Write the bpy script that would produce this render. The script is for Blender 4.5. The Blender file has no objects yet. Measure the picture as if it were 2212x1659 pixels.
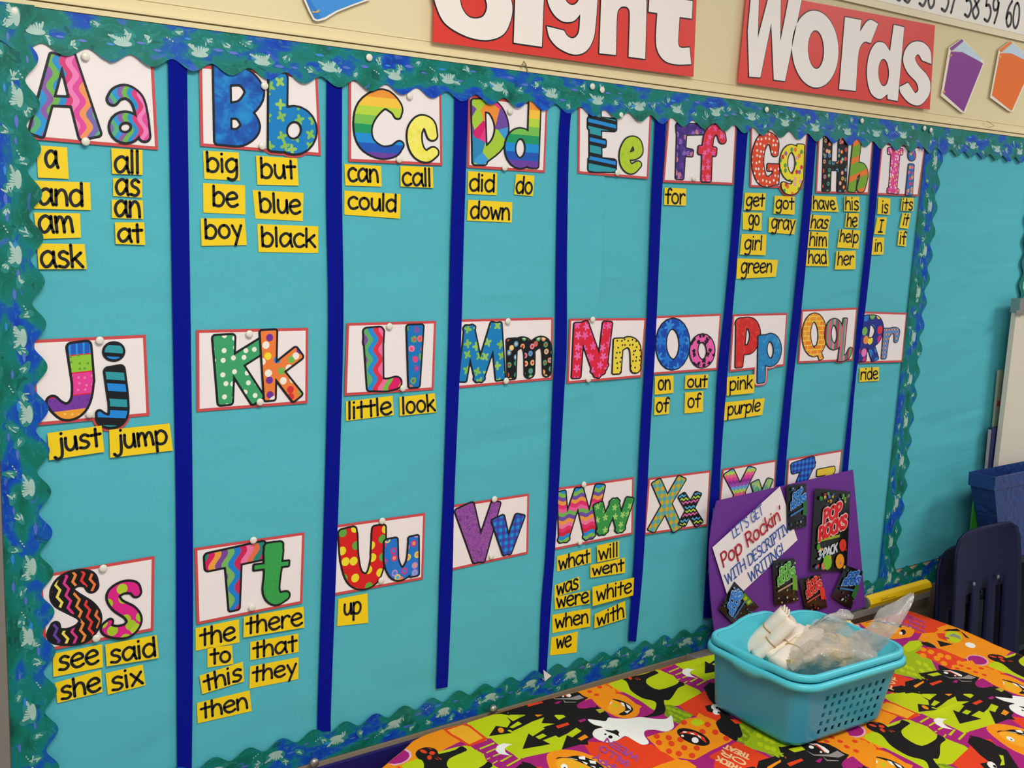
import bpy, math, random
import numpy as np
from mathutils import Vector, Matrix
from mathutils.geometry import delaunay_2d_cdt
random.seed(7)
SC = bpy.context.scene
COL = SC.collection

# ------------------------------------------------------------------ camera
F_PX = 2389.4
CXP, CYP = 1106.0, 829.5
DIST = 1.63           # camera to the wall
CAMZ = 1.66
_h = np.array([3249.87, -248.49, F_PX]); _h /= np.linalg.norm(_h)
_v = np.array([-527.5, 16076.7, F_PX]); _v -= _h * (_v @ _h); _v /= np.linalg.norm(_v)
_n = np.cross(_h, _v)
# world: X along the wall, Y into the wall (board face Y=0), Z up
CAM = np.array([0.0, -DIST, CAMZ])
cam_d = bpy.data.cameras.new('camera'); cam_o = bpy.data.objects.new('camera', cam_d)
COL.objects.link(cam_o)
cam_d.sensor_width = 36.0; cam_d.lens = F_PX / 2212.0 * 36.0
cam_d.clip_start = 0.02; cam_d.clip_end = 60
rx = Vector((_h[0], _n[0], -_v[0])); dn = Vector((_h[1], _n[1], -_v[1])); fw = Vector((_h[2], _n[2], -_v[2]))
M = Matrix.Identity(4)
for i in range(3):
    M[i][0] = rx[i]; M[i][1] = -dn[i]; M[i][2] = -fw[i]
M[0][3], M[1][3], M[2][3] = CAM
cam_o.matrix_world = M
SC.camera = cam_o

# ------------------------------------------------------------------ light
w = bpy.data.worlds.new('room_ambient'); SC.world = w; w.use_nodes = True
w.node_tree.nodes['Background'].inputs[0].default_value = (0.86, 0.9, 1.0, 1)
w.node_tree.nodes['Background'].inputs[1].default_value = 0.45
def area(name, loc, rot, sx, sy, power, col=(1, 0.95, 0.86)):
    l = bpy.data.lights.new(name, 'AREA'); l.shape = 'RECTANGLE'; l.size = sx; l.size_y = sy
    l.energy = power; l.color = col
    o = bpy.data.objects.new(name, l); COL.objects.link(o); o.location = loc; o.rotation_euler = rot
    return o
area('ceiling_light', (0.5, -1.6, 2.78), (math.radians(6), 0, 0), 1.2, 0.5, 40)
area('ceiling_light', (3.9, -1.5, 2.78), (math.radians(8), math.radians(-14), 0), 1.2, 0.5, 41)
area('ceiling_light', (0.6, -3.6, 2.78), (math.radians(25), 0, 0), 1.2, 0.6, 20)
SC.view_settings.view_transform = 'Standard'
SC.view_settings.look = 'None'
SC.view_settings.gamma = 1.0
SC.view_settings.use_curve_mapping = False
SC.view_settings.exposure = 0.0

# ------------------------------------------------------------------ pixel helpers (2212 x 1659 frame)
def ray(x, y):
    d = np.array([x - CXP, y - CYP, F_PX])
    return np.array([d @ _h, d @ _n, -(d @ _v)])
def W(x, y, off=0.0):
    """point of the wall plane, standing off towards the room"""
    d = ray(x, y); return CAM + d * ((DIST - off) / d[1])
def TZ(x, y, z):
    d = ray(x, y); return CAM + d * ((z - CAMZ) / d[2])
def crop(ox, oy, s):
    return lambda p: (ox + p[0] / s, oy + p[1] / s) + tuple(q / s for q in p[2:])

# ------------------------------------------------------------------ objects
def lin(c):
    if isinstance(c, str): c = tuple(int(c[i:i + 2], 16) for i in (0, 2, 4))
    o = []
    for v in c[:3]:
        v /= 255.0
        o.append(v / 12.92 if v <= 0.04045 else ((v + 0.055) / 1.055) ** 2.4)
    return (o[0], o[1], o[2], 1.0)
def tag(o, label=None, cat=None, group=None, kind=None):
    if label: o['label'] = label
    if cat: o['category'] = cat
    if group: o['group'] = group
    if kind: o['kind'] = kind
    return o
def empty(name, loc, label=None, cat=None, group=None):
    o = bpy.data.objects.new(name, None); COL.objects.link(o); o.location = Vector(loc)
    o.empty_display_size = 0.01
    return tag(o, label, cat, group)
ORIG = {}
def mobj(name, verts, faces, mat, parent=None, smooth=False, uvs=None, mats=None, fm=None, origin=None):
    """mesh object; verts in world coordinates, object origin at its parent's root"""
    if origin is None:
        origin = Vector((0, 0, 0))
        if parent is not None: origin = ORIG.get(parent.name, parent.location.copy())
        elif len(verts):
            a = np.array(verts, dtype=float); origin = Vector(((a[:, 0].min() + a[:, 0].max()) / 2, (a[:, 1].min() + a[:, 1].max()) / 2, a[:, 2].min()))
    else: origin = Vector(origin)
    me = bpy.data.meshes.new(name)
    a = np.array(verts, dtype=float) - np.array(origin)
    me.from_pydata(a.tolist(), [], faces)
    if uvs is not None:
        ul = me.uv_layers.new(name='UVMap')
        li = np.empty(len(me.loops), dtype=np.int32); me.loops.foreach_get('vertex_index', li)
        ul.data.foreach_set('uv', np.array(uvs, dtype=np.float32)[li].ravel())
    for m_ in (mats if mats else [mat]): me.materials.append(m_)
    if fm is not None: me.polygons.foreach_set('material_index', fm)
    if smooth: me.polygons.foreach_set('use_smooth', [True] * len(me.polygons))
    me.update()
    o = bpy.data.objects.new(name, me); COL.objects.link(o)
    if parent is None: o.location = origin
    else: o.parent = parent
    ORIG[o.name] = origin
    return o
class MB:
    def __init__(s): s.v = []; s.f = []
    def add(s, vs, fs):
        b = len(s.v); s.v += [tuple(map(float, q)) for q in vs]; s.f += [tuple(b + i for i in f) for f in fs]; return s
    def box(s, x0, x1, y0, y1, z0, z1):
        return s.add([(x0,y0,z0),(x1,y0,z0),(x1,y1,z0),(x0,y1,z0),(x0,y0,z1),(x1,y0,z1),(x1,y1,z1),(x0,y1,z1)],
                     [(0,3,2,1),(4,5,6,7),(0,1,5,4),(1,2,6,5),(2,3,7,6),(3,0,4,7)])
    def hexa(s, p):   # 8 corners: bottom 0..3, top 4..7
        return s.add(p, [(0,3,2,1),(4,5,6,7),(0,1,5,4),(1,2,6,5),(2,3,7,6),(3,0,4,7)])
    def tube(s, pts, r, n=10, caps=True):
        pts = [Vector(p) for p in pts]; rs = r if isinstance(r, (list, tuple)) else [r] * len(pts)
        b = len(s.v); up = None
        for i, p in enumerate(pts):
            t = (pts[min(i + 1, len(pts) - 1)] - pts[max(i - 1, 0)]).normalized()
            if up is None:
                up = Vector((0, 0, 1)) if abs(t.z) < 0.9 else Vector((1, 0, 0))
            a = t.cross(up).normalized(); c = a.cross(t).normalized(); up = c
            for k in range(n):
                q = p + (a * math.cos(2 * math.pi * k / n) + c * math.sin(2 * math.pi * k / n)) * rs[i]
                s.v.append(tuple(q))
        for i in range(len(pts) - 1):
            for k in range(n):
                k2 = (k + 1) % n
                s.f.append((b + i * n + k, b + i * n + k2, b + (i + 1) * n + k2, b + (i + 1) * n + k))
        if caps:
            s.f.append(tuple(b + k for k in range(n))[::-1]); s.f.append(tuple(b + (len(pts) - 1) * n + k for k in range(n)))
        return s
    def lathe(s, prof, cen, axis, n=16):
        """prof: (r, h) along axis from cen"""
        ax = Vector(axis).normalized(); u = ax.orthogonal().normalized(); v_ = ax.cross(u); c = Vector(cen); b = len(s.v)
        for r, h in prof:
            for k in range(n):
                a = 2 * math.pi * k / n
                s.v.append(tuple(c + ax * h + (u * math.cos(a) + v_ * math.sin(a)) * r))
        for i in range(len(prof) - 1):
            for k in range(n):
                k2 = (k + 1) % n
                s.f.append((b + i * n + k, b + i * n + k2, b + (i + 1) * n + k2, b + (i + 1) * n + k))
        s.f.append(tuple(b + k for k in range(n))[::-1]); s.f.append(tuple(b + (len(prof) - 1) * n + k for k in range(n)))
        return s
    def sheet(s, quad, th, nrm=(0, -1, 0)):
        """thin plate: quad is its front face, thickness goes back along -nrm"""
        q = [Vector(p) for p in quad]; d = Vector(nrm) * th
        return s.hexa([p - d for p in q] + q)
    def build(s, name, mat, parent=None, **k): return mobj(name, s.v, s.f, mat, parent, **k)

def catmull(pts, sub=6, closed=False):
    P = [np.array(p, dtype=float) for p in pts]
    n = len(P)
    if n < 3: return P
    out = []
    rng = range(n) if closed else range(n - 1)
    for i in rng:
        p0 = P[i - 1] if (closed or i > 0) else 2 * P[0] - P[1]
        p1 = P[i]; p2 = P[(i + 1) % n]
        p3 = P[(i + 2) % n] if (closed or i + 2 < n) else 2 * P[-1] - P[-2]
        for k in range(sub):
            t = k / sub
            out.append(0.5 * ((2 * p1) + (-p0 + p2) * t + (2 * p0 - 5 * p1 + 4 * p2 - p3) * t * t + (-p0 + 3 * p1 - 3 * p2 + p3) * t ** 3))
    if not closed: out.append(P[-1])
    return out

# ------------------------------------------------------------------ materials
MATS = {}
class NB:
    """small node builder"""
    def __init__(s, name, rough=0.6, spec=0.5, bump=None):
        s.m = bpy.data.materials.new(name); s.m.use_nodes = True; s.t = s.m.node_tree; s.t.nodes.clear()
        s.out = s.n('ShaderNodeOutputMaterial'); s.b = s.n('ShaderNodeBsdfPrincipled')
        s.b.inputs['Roughness'].default_value = rough
        s.b.inputs['Specular IOR Level'].default_value = spec
        s.l(s.b.outputs[0], s.out.inputs[0])
    def n(s, t): return s.t.nodes.new(t)
    def l(s, a, b): s.t.links.new(a, b)
    def put(s, i, v):
        if isinstance(v, (int, float)): i.default_value = v
        elif isinstance(v, tuple): i.default_value = v
        else: s.l(v, i)
    def m_(s, op, a, b=0.0, c=0.0):
        q = s.n('ShaderNodeMath'); q.operation = op; s.put(q.inputs[0], a); s.put(q.inputs[1], b)
        if op in ('MULTIPLY_ADD', 'COMPARE', 'PINGPONG_'): s.put(q.inputs[2], c)
        return q.outputs[0]
    def xz(s):
        c = s.n('ShaderNodeTexCoord'); p = s.n('ShaderNodeSeparateXYZ'); s.l(c.outputs['Object'], p.inputs[0])
        return p.outputs[0], p.outputs[2]
    def obj(s): return s.n('ShaderNodeTexCoord').outputs['Object']
    def uv(s): return s.n('ShaderNodeTexCoord').outputs['UV']
    def comb(s, x, y, z=0.0):
        q = s.n('ShaderNodeCombineXYZ'); s.put(q.inputs[0], x); s.put(q.inputs[1], y); s.put(q.inputs[2], z); return q.outputs[0]
    def ramp(s, f, cols, const=True, pos=None):
        q = s.n('ShaderNodeValToRGB'); q.color_ramp.interpolation = 'CONSTANT' if const else 'LINEAR'
        e = q.color_ramp.elements
        while len(e) > 1: e.remove(e[-1])
        n = len(cols)
        for i, c in enumerate(cols):
            p = pos[i] if pos else (i / n if const else i / max(1, n - 1))
            if i == 0: e[0].position = p; e[0].color = lin(c)
            else:
                k = e.new(p); k.color = lin(c)
        s.put(q.inputs[0], f); return q.outputs[0]
    def mix(s, f, a, b):
        q = s.n('ShaderNodeMix'); q.data_type = 'RGBA'
        s.put(q.inputs[0], f); s.put(q.inputs[6], lin(a) if isinstance(a, (str,)) else a); s.put(q.inputs[7], lin(b) if isinstance(b, (str,)) else b)
        return q.outputs[2]
    def noise(s, vec, scale, detail=2.0, rough=0.5, dist=0.0):
        q = s.n('ShaderNodeTexNoise'); s.put(q.inputs['Vector'], vec); q.inputs['Scale'].default_value = scale
        q.inputs['Detail'].default_value = detail; q.inputs['Roughness'].default_value = rough; q.inputs['Distortion'].default_value = dist
        return q.outputs[0]
    def voro(s, vec, scale, rand=1.0, metric='EUCLIDEAN'):
        q = s.n('ShaderNodeTexVoronoi'); q.voronoi_dimensions = '2D'; q.distance = metric
        s.put(q.inputs['Vector'], vec); q.inputs['Scale'].default_value = scale; q.inputs['Randomness'].default_value = rand
        return q.outputs['Distance'], q.outputs['Color'], q.outputs['Position']
    def bump(s, h, strength, dist=0.001):
        q = s.n('ShaderNodeBump'); s.put(q.inputs['Height'], h); q.inputs['Strength'].default_value = strength; q.inputs['Distance'].default_value = dist
        s.l(q.outputs[0], s.b.inputs['Normal'])
    def done(s, col):
        s.put(s.b.inputs['Base Color'], lin(col) if isinstance(col, str) else col); return s.m
def plain(name, col, rough=0.6, spec=0.5, metal=0.0, vary=0.04, nscale=60, bump=0.0):
    if name in MATS: return MATS[name]
    b = NB(name, rough, spec); b.b.inputs['Metallic'].default_value = metal
    c = lin(col)
    nz = b.noise(b.obj(), nscale, 3)
    lo = tuple(q * (1 - vary) for q in c[:3]) + (1,); hi = tuple(min(1, q * (1 + vary)) for q in c[:3]) + (1,)
    m = b.done(b.mix(nz, lo, hi))
    if bump: b.bump(nz, bump)
    MATS[name] = m; return m
GLOSS = dict(rough=0.42, spec=0.35)
def p_waves(cols, period, amp=0.0, lam=0.02, horiz=False, zig=False, slant=0.0, rough=0.42):
    b = NB('print_waves', **GLOSS); x, z = b.xz()
    if horiz: x, z = z, x
    if slant: x = b.m_('ADD', x, b.m_('MULTIPLY', z, slant))
    if amp:
        if zig: wv = b.m_('MULTIPLY', b.m_('SUBTRACT', b.m_('PINGPONG', b.m_('ADD', z, 10.0), lam / 2), lam / 4), 4 * amp / lam)
        else: wv = b.m_('MULTIPLY', b.m_('SINE', b.m_('MULTIPLY', z, 2 * math.pi / lam)), amp)
        x = b.m_('ADD', x, wv)
    t = b.m_('FRACT', b.m_('ADD', b.m_('DIVIDE', x, period), 50.13))
    return b.done(b.ramp(t, cols))
def p_bands(cols, period, horiz=True, slant=0.0, off=0.0):
    b = NB('print_bands', **GLOSS); x, z = b.xz()
    if not horiz: x, z = z, x
    if slant: z = b.m_('ADD', z, b.m_('MULTIPLY', x, slant))
    return b.done(b.ramp(b.m_('FRACT', b.m_('ADD', b.m_('DIVIDE', z, period), 50.0 + off)), cols))
def p_dots(bg, cols, spacing, rad, rand=0.6, ring=0.0, ringcols=None, wob=0.0, metric='EUCLIDEAN', seed=0.0, petals=0):
    b = NB('print_dots', **GLOSS); x, z = b.xz()
    v = b.comb(b.m_('ADD', x, seed), z)
    d, c, p = b.voro(v, 1.0 / spacing, rand, metric)
    if wob: d = b.m_('ADD', d, b.m_('MULTIPLY', b.m_('SUBTRACT', b.noise(v, 3.2 / spacing, 1.0), 0.5), wob))
    sp = b.n('ShaderNodeSeparateColor'); b.l(c, sp.inputs[0])
    if petals:
        sb = b.n('ShaderNodeVectorMath'); sb.operation = 'SUBTRACT'; b.l(v, sb.inputs[0]); b.l(p, sb.inputs[1]); q = b.n('ShaderNodeSeparateXYZ'); b.l(sb.outputs[0], q.inputs[0])
        an = b.m_('ADD', b.m_('MULTIPLY', b.m_('ARCTAN2', q.outputs[1], q.outputs[0]), petals), b.m_('MULTIPLY', sp.outputs[2], 6.0))
        d = b.m_('DIVIDE', d, b.m_('MAXIMUM', b.m_('ADD', b.m_('MULTIPLY', b.m_('COSINE', an), .28), .72), .12))
    dc = b.ramp(sp.outputs[0], cols)
    bgc = bg if not isinstance(bg, str) else lin(bg)
    inside = b.m_('LESS_THAN', d, rad)
    col = b.mix(inside, bgc, dc)
    if ring:
        rc = b.ramp(sp.outputs[1], ringcols or cols[::-1])
        col = b.mix(b.m_('LESS_THAN', d, ring), col, rc)
    return b.done(col)
def p_mottle(cols, scale=60, dist=0.5):
    b = NB('print_mottle', **GLOSS); return b.done(b.ramp(b.noise(b.obj(), scale, 4, 0.6, dist), cols, const=False, pos=[0.3 + 0.4 * i / max(1, len(cols) - 1) for i in range(len(cols))]))
def p_blobs(cols, size, line=None):
    b = NB('print_blobs', **GLOSS); x, z = b.xz(); v = b.comb(x, z)
    d, c, p = b.voro(v, 1.0 / size, 1.0)
    sp = b.n('ShaderNodeSeparateColor'); b.l(c, sp.inputs[0]); col = b.ramp(sp.outputs[0], cols)
    if line: col = b.mix(b.m_('GREATER_THAN', d, 0.52), col, line)
    return b.done(col)
def p_plaid(a, b_, c_, period, soft=False):
    b = NB('print_plaid', **GLOSS); x, z = b.xz()
    fx = b.m_('LESS_THAN', b.m_('FRACT', b.m_('ADD', b.m_('DIVIDE', x, period), 50.0)), 0.5)
    fz = b.m_('LESS_THAN', b.m_('FRACT', b.m_('ADD', b.m_('DIVIDE', z, period), 50.2)), 0.5)
    return b.done(b.ramp(b.m_('MULTIPLY', b.m_('ADD', fx, fz), 0.49), [a, b_, c_]))
def p_brick(a, b_, mortar, wdt, hgt):
    b = NB('print_bricks', **GLOSS); x, z = b.xz(); q = b.n('ShaderNodeTexBrick'); b.l(b.comb(x, z), q.inputs['Vector'])
    for k, v in (('Color1', a), ('Color2', b_), ('Mortar', mortar)): q.inputs[k].default_value = lin(v)
    q.inputs['Scale'].default_value = 1; q.inputs['Brick Width'].default_value = wdt; q.inputs['Row Height'].default_value = hgt; q.inputs['Mortar Size'].default_value = hgt * .13
    return b.done(q.outputs[0])

# ------------------------------------------------------------------ 2-D shapes: distance field -> outline -> faces
def sdf_caps(caps, X, Z):
    D = np.full(X.shape, 1e9)
    for (ax, az, ar), (bx, bz, br) in caps:
        dx, dz = bx - ax, bz - az; L = dx * dx + dz * dz + 1e-12
        t = np.clip(((X - ax) * dx + (Z - az) * dz) / L, 0, 1)
        D = np.minimum(D, np.hypot(X - ax - t * dx, Z - az - t * dz) - (ar + t * (br - ar)))
    return D
def sdf_polys(polys, X, Z):
    """even-odd signed distance of closed polygons"""
    D = np.full(X.shape, 1e9); ins = np.zeros(X.shape, bool)
    for P in polys:
        n = len(P)
        for i in range(n):
            ax, az = P[i][:2]; bx, bz = P[(i + 1) % n][:2]
            dx, dz = bx - ax, bz - az; L = dx * dx + dz * dz + 1e-12
            t = np.clip(((X - ax) * dx + (Z - az) * dz) / L, 0, 1)
            D = np.minimum(D, np.hypot(X - ax - t * dx, Z - az - t * dz))
            cond = (az > Z) != (bz > Z)
            with np.errstate(divide='ignore', invalid='ignore'):
                xi = ax + (Z - az) * dx / (dz if abs(dz) > 1e-12 else 1e-12)
            ins ^= cond & (X < xi)
    return np.where(ins, -D, D)
def loops_of(D, x0, z0, h, iso):
    G = D - iso; G = np.where(np.abs(G) < 1e-9, 1e-9, G); S = G < 0
    nz, nx = G.shape; seg = {}
    mixed = (S[:-1, :-1].astype(int) + S[1:, :-1] + S[:-1, 1:] + S[1:, 1:]); cells = np.argwhere((mixed > 0) & (mixed < 4))
    def pt(e):
        (j, i, k) = e
        if k == 0: a, b = G[j, i], G[j, i + 1]; t = a / (a - b); return (x0 + (i + t) * h, z0 + j * h)
        a, b = G[j, i], G[j + 1, i]; t = a / (a - b); return (x0 + i * h, z0 + (j + t) * h)
    adj = {}
    for j, i in cells:
        s = (S[j, i], S[j, i + 1], S[j + 1, i + 1], S[j + 1, i])
        E = [(j, i, 0), (j, i + 1, 1), (j + 1, i, 0), (j, i, 1)]
        cr = [E[k] for k in range(4) if s[k] != s[(k + 1) % 4]]
        prs = [(cr[0], cr[1])] if len(cr) == 2 else [(cr[0], cr[1]), (cr[2], cr[3])]
        for a, b in prs: adj.setdefault(a, []).append(b); adj.setdefault(b, []).append(a)
    loops = []; seen = set()
    for st in list(adj):
        if st in seen: continue
        lp = [st]; seen.add(st); cur = st
        while True:
            nx_ = [q for q in adj[cur] if q not in seen]
            if not nx_: break
            cur = nx_[0]; seen.add(cur); lp.append(cur)
        if len(lp) > 5: loops.append([pt(e) for e in lp])
    return loops
def simplify(P, eps):
    """closed loop Douglas-Peucker"""
    P = np.array(P); n = len(P); k = int(np.argmax(np.hypot(*(P - P[0]).T)))
    def dp(a):
        if len(a) < 3: return [a[0]]
        s, e = a[0], a[-1]; d = e - s; L = np.hypot(*d) + 1e-12
        dist = np.abs(d[0] * (a[:, 1] - s[1]) - d[1] * (a[:, 0] - s[0])) / L
        m = int(np.argmax(dist))
        if dist[m] < eps: return [s]
        return dp(a[:m + 1]) + dp(a[m:])
    return dp(P[:k + 1]) + dp(np.vstack([P[k:], P[:1]]))
def fill(loops, D, x0, z0, h, iso):
    vs = []; es = []
    for lp in loops:
        b = len(vs); n = len(lp); vs += [Vector((float(p[0]), float(p[1]))) for p in lp]; es += [(b + i, b + (i + 1) % n) for i in range(n)]
    if len(vs) < 3: return [], []
    V, _, Fs, *_r = delaunay_2d_cdt(vs, es, [], 0, 1e-6)
    out = []
    for f in Fs:
        c = sum((V[i] for i in f), Vector((0, 0))) / len(f)
        gx = (c.x - x0) / h; gz = (c.y - z0) / h; i = int(gx); j = int(gz)
        if i < 0 or j < 0 or i >= D.shape[1] - 1 or j >= D.shape[0] - 1: continue
        fx, fz = gx - i, gz - j
        d = (D[j, i] * (1 - fx) + D[j, i + 1] * fx) * (1 - fz) + (D[j + 1, i] * (1 - fx) + D[j + 1, i + 1] * fx) * fz
        if d < iso: out.append(tuple(f))
    return [(v.x, v.y) for v in V], out
def area_shapes(field, bounds, isos, res=90, eps=0.00012):
    x0, x1, z0, z1 = bounds; h = max(x1 - x0, z1 - z0) / res
    pad = 3 * h + max(0, max(isos)); x0 -= pad; z0 -= pad; nx = int((x1 + pad - x0) / h) + 2; nz = int((z1 + pad - z0) / h) + 2
    X, Z = np.meshgrid(x0 + np.arange(nx) * h, z0 + np.arange(nz) * h); D = field(X, Z); res_ = []
    for iso in isos:
        lp = [simplify(l, eps) for l in loops_of(D, x0, z0, h, iso)]
        res_.append(fill(lp, D, x0, z0, h, iso))
    return res_
def flat(name, shape, off, mat, parent, thick=0.0):
    """flat (x, z) faces standing off the wall by off"""
    V, Fs = shape
    if not Fs: return None
    vv = [(x, -off, z) for x, z in V]
    ff = []
    for f in Fs:
        a, b, c = (V[f[0]], V[f[1]], V[f[2]])
        cr = (b[0] - a[0]) * (c[1] - a[1]) - (b[1] - a[1]) * (c[0] - a[0])
        ff.append(f if cr > 0 else f[::-1])
    if thick:
        n = len(vv); vv += [(x, -off + thick, z) for x, z in V]
        cnt = {}
        for f in ff:
            for i in range(len(f)): cnt[(f[i], f[(i + 1) % len(f)])] = 1
        side = [(b, a, a + n, b + n) for (a, b) in cnt if (b, a) not in cnt]
        ff = ff + side
    return mobj(name, vv, ff, mat, parent)
# ================================================================== setting
def wallmat():
    b = NB('cream_paint', 0.75, 0.25); o = b.obj()
    n1 = b.noise(o, 3.0, 4); n2 = b.noise(o, 140, 3)
    b.bump(b.m_('ADD', n1, b.m_('MULTIPLY', n2, 0.15)), 0.25, 0.004)
    return b.done(b.mix(n1, 'E2D2A2', 'EADBB0'))
M_wall = wallmat()
M_floor = plain('floor_tile', '8A8478', 0.5, vary=0.12, nscale=9)
M_alu = plain('brushed_metal', 'A8A39A', 0.35, metal=0.75, vary=0.05)
M_rail = plain('taupe_rail', '8C7D66', 0.6, vary=0.06)
XB0, XB1 = 0.330, 2.418      # first board, outer sides
ZT, ZB = 1.921, 0.724
MB().box(-2.2, 4.6, 0.004, 0.12, 0, 2.85).build('wall_back', M_wall)['kind'] = 'structure'
MB().box(-2.2, 4.6, -4.6, 0.004, -0.06, 0).build('floor', M_floor)['kind'] = 'structure'
# moulding above the boards: a shallow cream lip with a groove over it
mb = MB(); mb.box(-0.6, 3.4, -0.004, 0.004, ZT + 0.0005, ZT + 0.0075)
mb.build('trim_1', M_wall)['kind'] = 'structure'
mb = MB(); mb.box(-0.6, 3.4, -0.0065, 0.004, ZT + 0.0095, ZT + 0.0125); mb.box(-0.6, 3.4, 0.0025, 0.0042, ZT + .030, ZT + 0.0305)
mb.build('trim_2', M_wall)['kind'] = 'structure'
MB().box(0.303, 3.02, -0.010, 0.004, 0.60, ZB - 0.001).build('trim_3', M_rail)['kind'] = 'structure'
MB().box(0.3135, 0.3275, -0.013, 0.004, 0.60, ZT).build('trim_4', M_alu)['kind'] = 'structure'

# tackboards behind the paper
M_tack = plain('tan_tackboard', 'CDB48A', 0.8, vary=0.08)
def board(name, x0, x1, label):
    o = MB().box(x0, x1, 0.0006, 0.0038, ZB, ZT).build(name, M_tack); tag(o, label, 'board')
board('bulletin_board', XB0, 2.42, 'large tan tackboard under the blue word wall paper')
board('bulletin_board', 2.425, 3.0, 'smaller tan tackboard under the empty blue paper on the right')
MB().box(0.06, 0.309, -0.011, 0.003, 0.45, 1.275).build('yellow_placard', plain('yellow_card', 'F2C90A', 0.5), None)
tag(bpy.data.objects['yellow_placard'], 'plain yellow poster on the wall left of the word wall edge', 'poster')

# aqua butcher paper
def papermat(dirx):
    b = NB('aqua_paper', 0.7, 0.25); o = b.obj()
    mp = b.n('ShaderNodeMapping'); b.l(o, mp.inputs[0]); mp.inputs['Rotation'].default_value = (0, 0.5, 0)
    mp.inputs['Scale'].default_value = (2.0, 1, 4) if dirx else (1.5, 1, 6)
    n1 = b.noise(mp.outputs[0], 1.6, 2.5, 0.45, 0.6); n2 = b.noise(o, 420, 2)
    b.bump(n1, 0.5, 0.018)
    return b.done(b.mix(n2, '45AEBB', '5CBEC8'))
M_paper = papermat(True); M_paper2 = papermat(False)
def hsh(x, z, s):
    return (math.sin(x * 7.1 * s + 1.3 * math.sin(z * 3.7 * s)) + math.sin((x * 0.6 + z) * 9.3 * s + 2) * .7 + math.sin((z * 1.4 - x) * 17.0 * s + 1) * .35)
def paper(x0, x1, z0, z1, off, mat, label, amp=0.0010, edge=None, ledge=None):
    NX, NZ = 90, 60; v = []; f = []
    for j in range(NZ + 1):
        z = z0 + (z1 - z0) * j / NZ
        for i in range(NX + 1):
            xe = x1 if edge is None else x1 + edge(z)
            xs0 = x0 + (ledge(z) if ledge else 0); x = xs0 + (xe - xs0) * i / NX
            k = min(1, 6 * min(i / NX, 1 - i / NX)) if edge is None else min(1, 6 * i / NX)
            v.append((x, -off - amp * (1 + 0.45 * hsh(x, z, 1.6)) * k - .0001 - (.0048 * max(0, (i / NX - .93) / .07) ** 2 * max(0, 1 - ((z - 1.555) / .115) ** 2) if edge else 0), z))
    for j in range(NZ):
        for i in range(NX):
            a = j * (NX + 1) + i; f.append((a, a + 1, a + NX + 2, a + NX + 1))
    o = mobj('backing_paper', v, f, mat, smooth=True); tag(o, label, 'paper', None); return o
xs = W(1290, 600)[0]
paper(XB0 + 0.008, xs, ZB + .008, ZT - 0.004, 0.0022, M_paper, 'aqua backing paper sheet behind the Aa to Dd columns', edge=lambda z: 0.012 * (z - 1.35), ledge=lambda z: .047 * min(1, max(0, (1.10 - z) / .3)))
paper(xs - .03, 2.446, ZB + .008, ZT - 0.004, 0.0006, M_paper, 'aqua backing paper sheet behind the Ff to Ii columns')
paper(2.45, 2.99, ZB + .066, ZT - .03, 0.0012, M_paper2, 'empty aqua backing paper on the right board', amp=.0016)

# ------------------------------------------------------------------ scalloped borders
def bordermat(name, seed):
    b = NB(name, 0.5, 0.2); u = b.uv()
    mp = b.n('ShaderNodeMapping'); b.l(u, mp.inputs[0]); mp.inputs['Location'].default_value = (seed, seed * .37, 0); mp.inputs['Scale'].default_value = (.8, 1.35, 1)
    v = mp.outputs[0]
    n1 = b.noise(v, 17, 2, 0.5, 0.35); n2 = b.noise(v, 60, 4, 0.6, 1.0)
    t = b.m_('ADD', n1, b.m_('MULTIPLY', b.m_('SUBTRACT', n2, 0.5), 0.12))
    col = b.ramp(t, ['07604F', '08705F', '0A7A70', '0A7680', '0E5CA4', '0C4CB8', '0A3CA8', '0C60C8'], const=False, pos=[.30, .40, .49, .535, .56, .615, .69, .77])
    n3 = b.noise(v, 40, 2, 0.5, 0.8)
    col = b.mix(b.m_('MULTIPLY', b.m_('GREATER_THAN', n3, 0.68), 0.6), col, '4064C4')
    n4 = b.noise(v, 75, 3, 0.6, 1.5)
    col = b.mix(b.m_('MULTIPLY', b.m_('GREATER_THAN', n4, 0.60), 0.35), col, '3C9088')
    col = b.mix(b.m_('MULTIPLY', b.m_('LESS_THAN', n3, 0.32), 0.5), col, '063C3C')
    return b.done(col)
M_border = [bordermat('wave_print', s) for s in (0.0, 3.1, 7.7, 11.3, 5.2, 9.9)]
M_wash = plain('foam_wash', '2A8880', 0.55, .2, vary=.3, nscale=120)
M_foam = plain('foam_print', 'A4C4B8', 0.5, vary=0.15, nscale=90)
M_violet = plain('violet_print', '4F6CC8', 0.5)
M_bright = plain('bright_blue_print', '1C86D6', 0.5)
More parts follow.
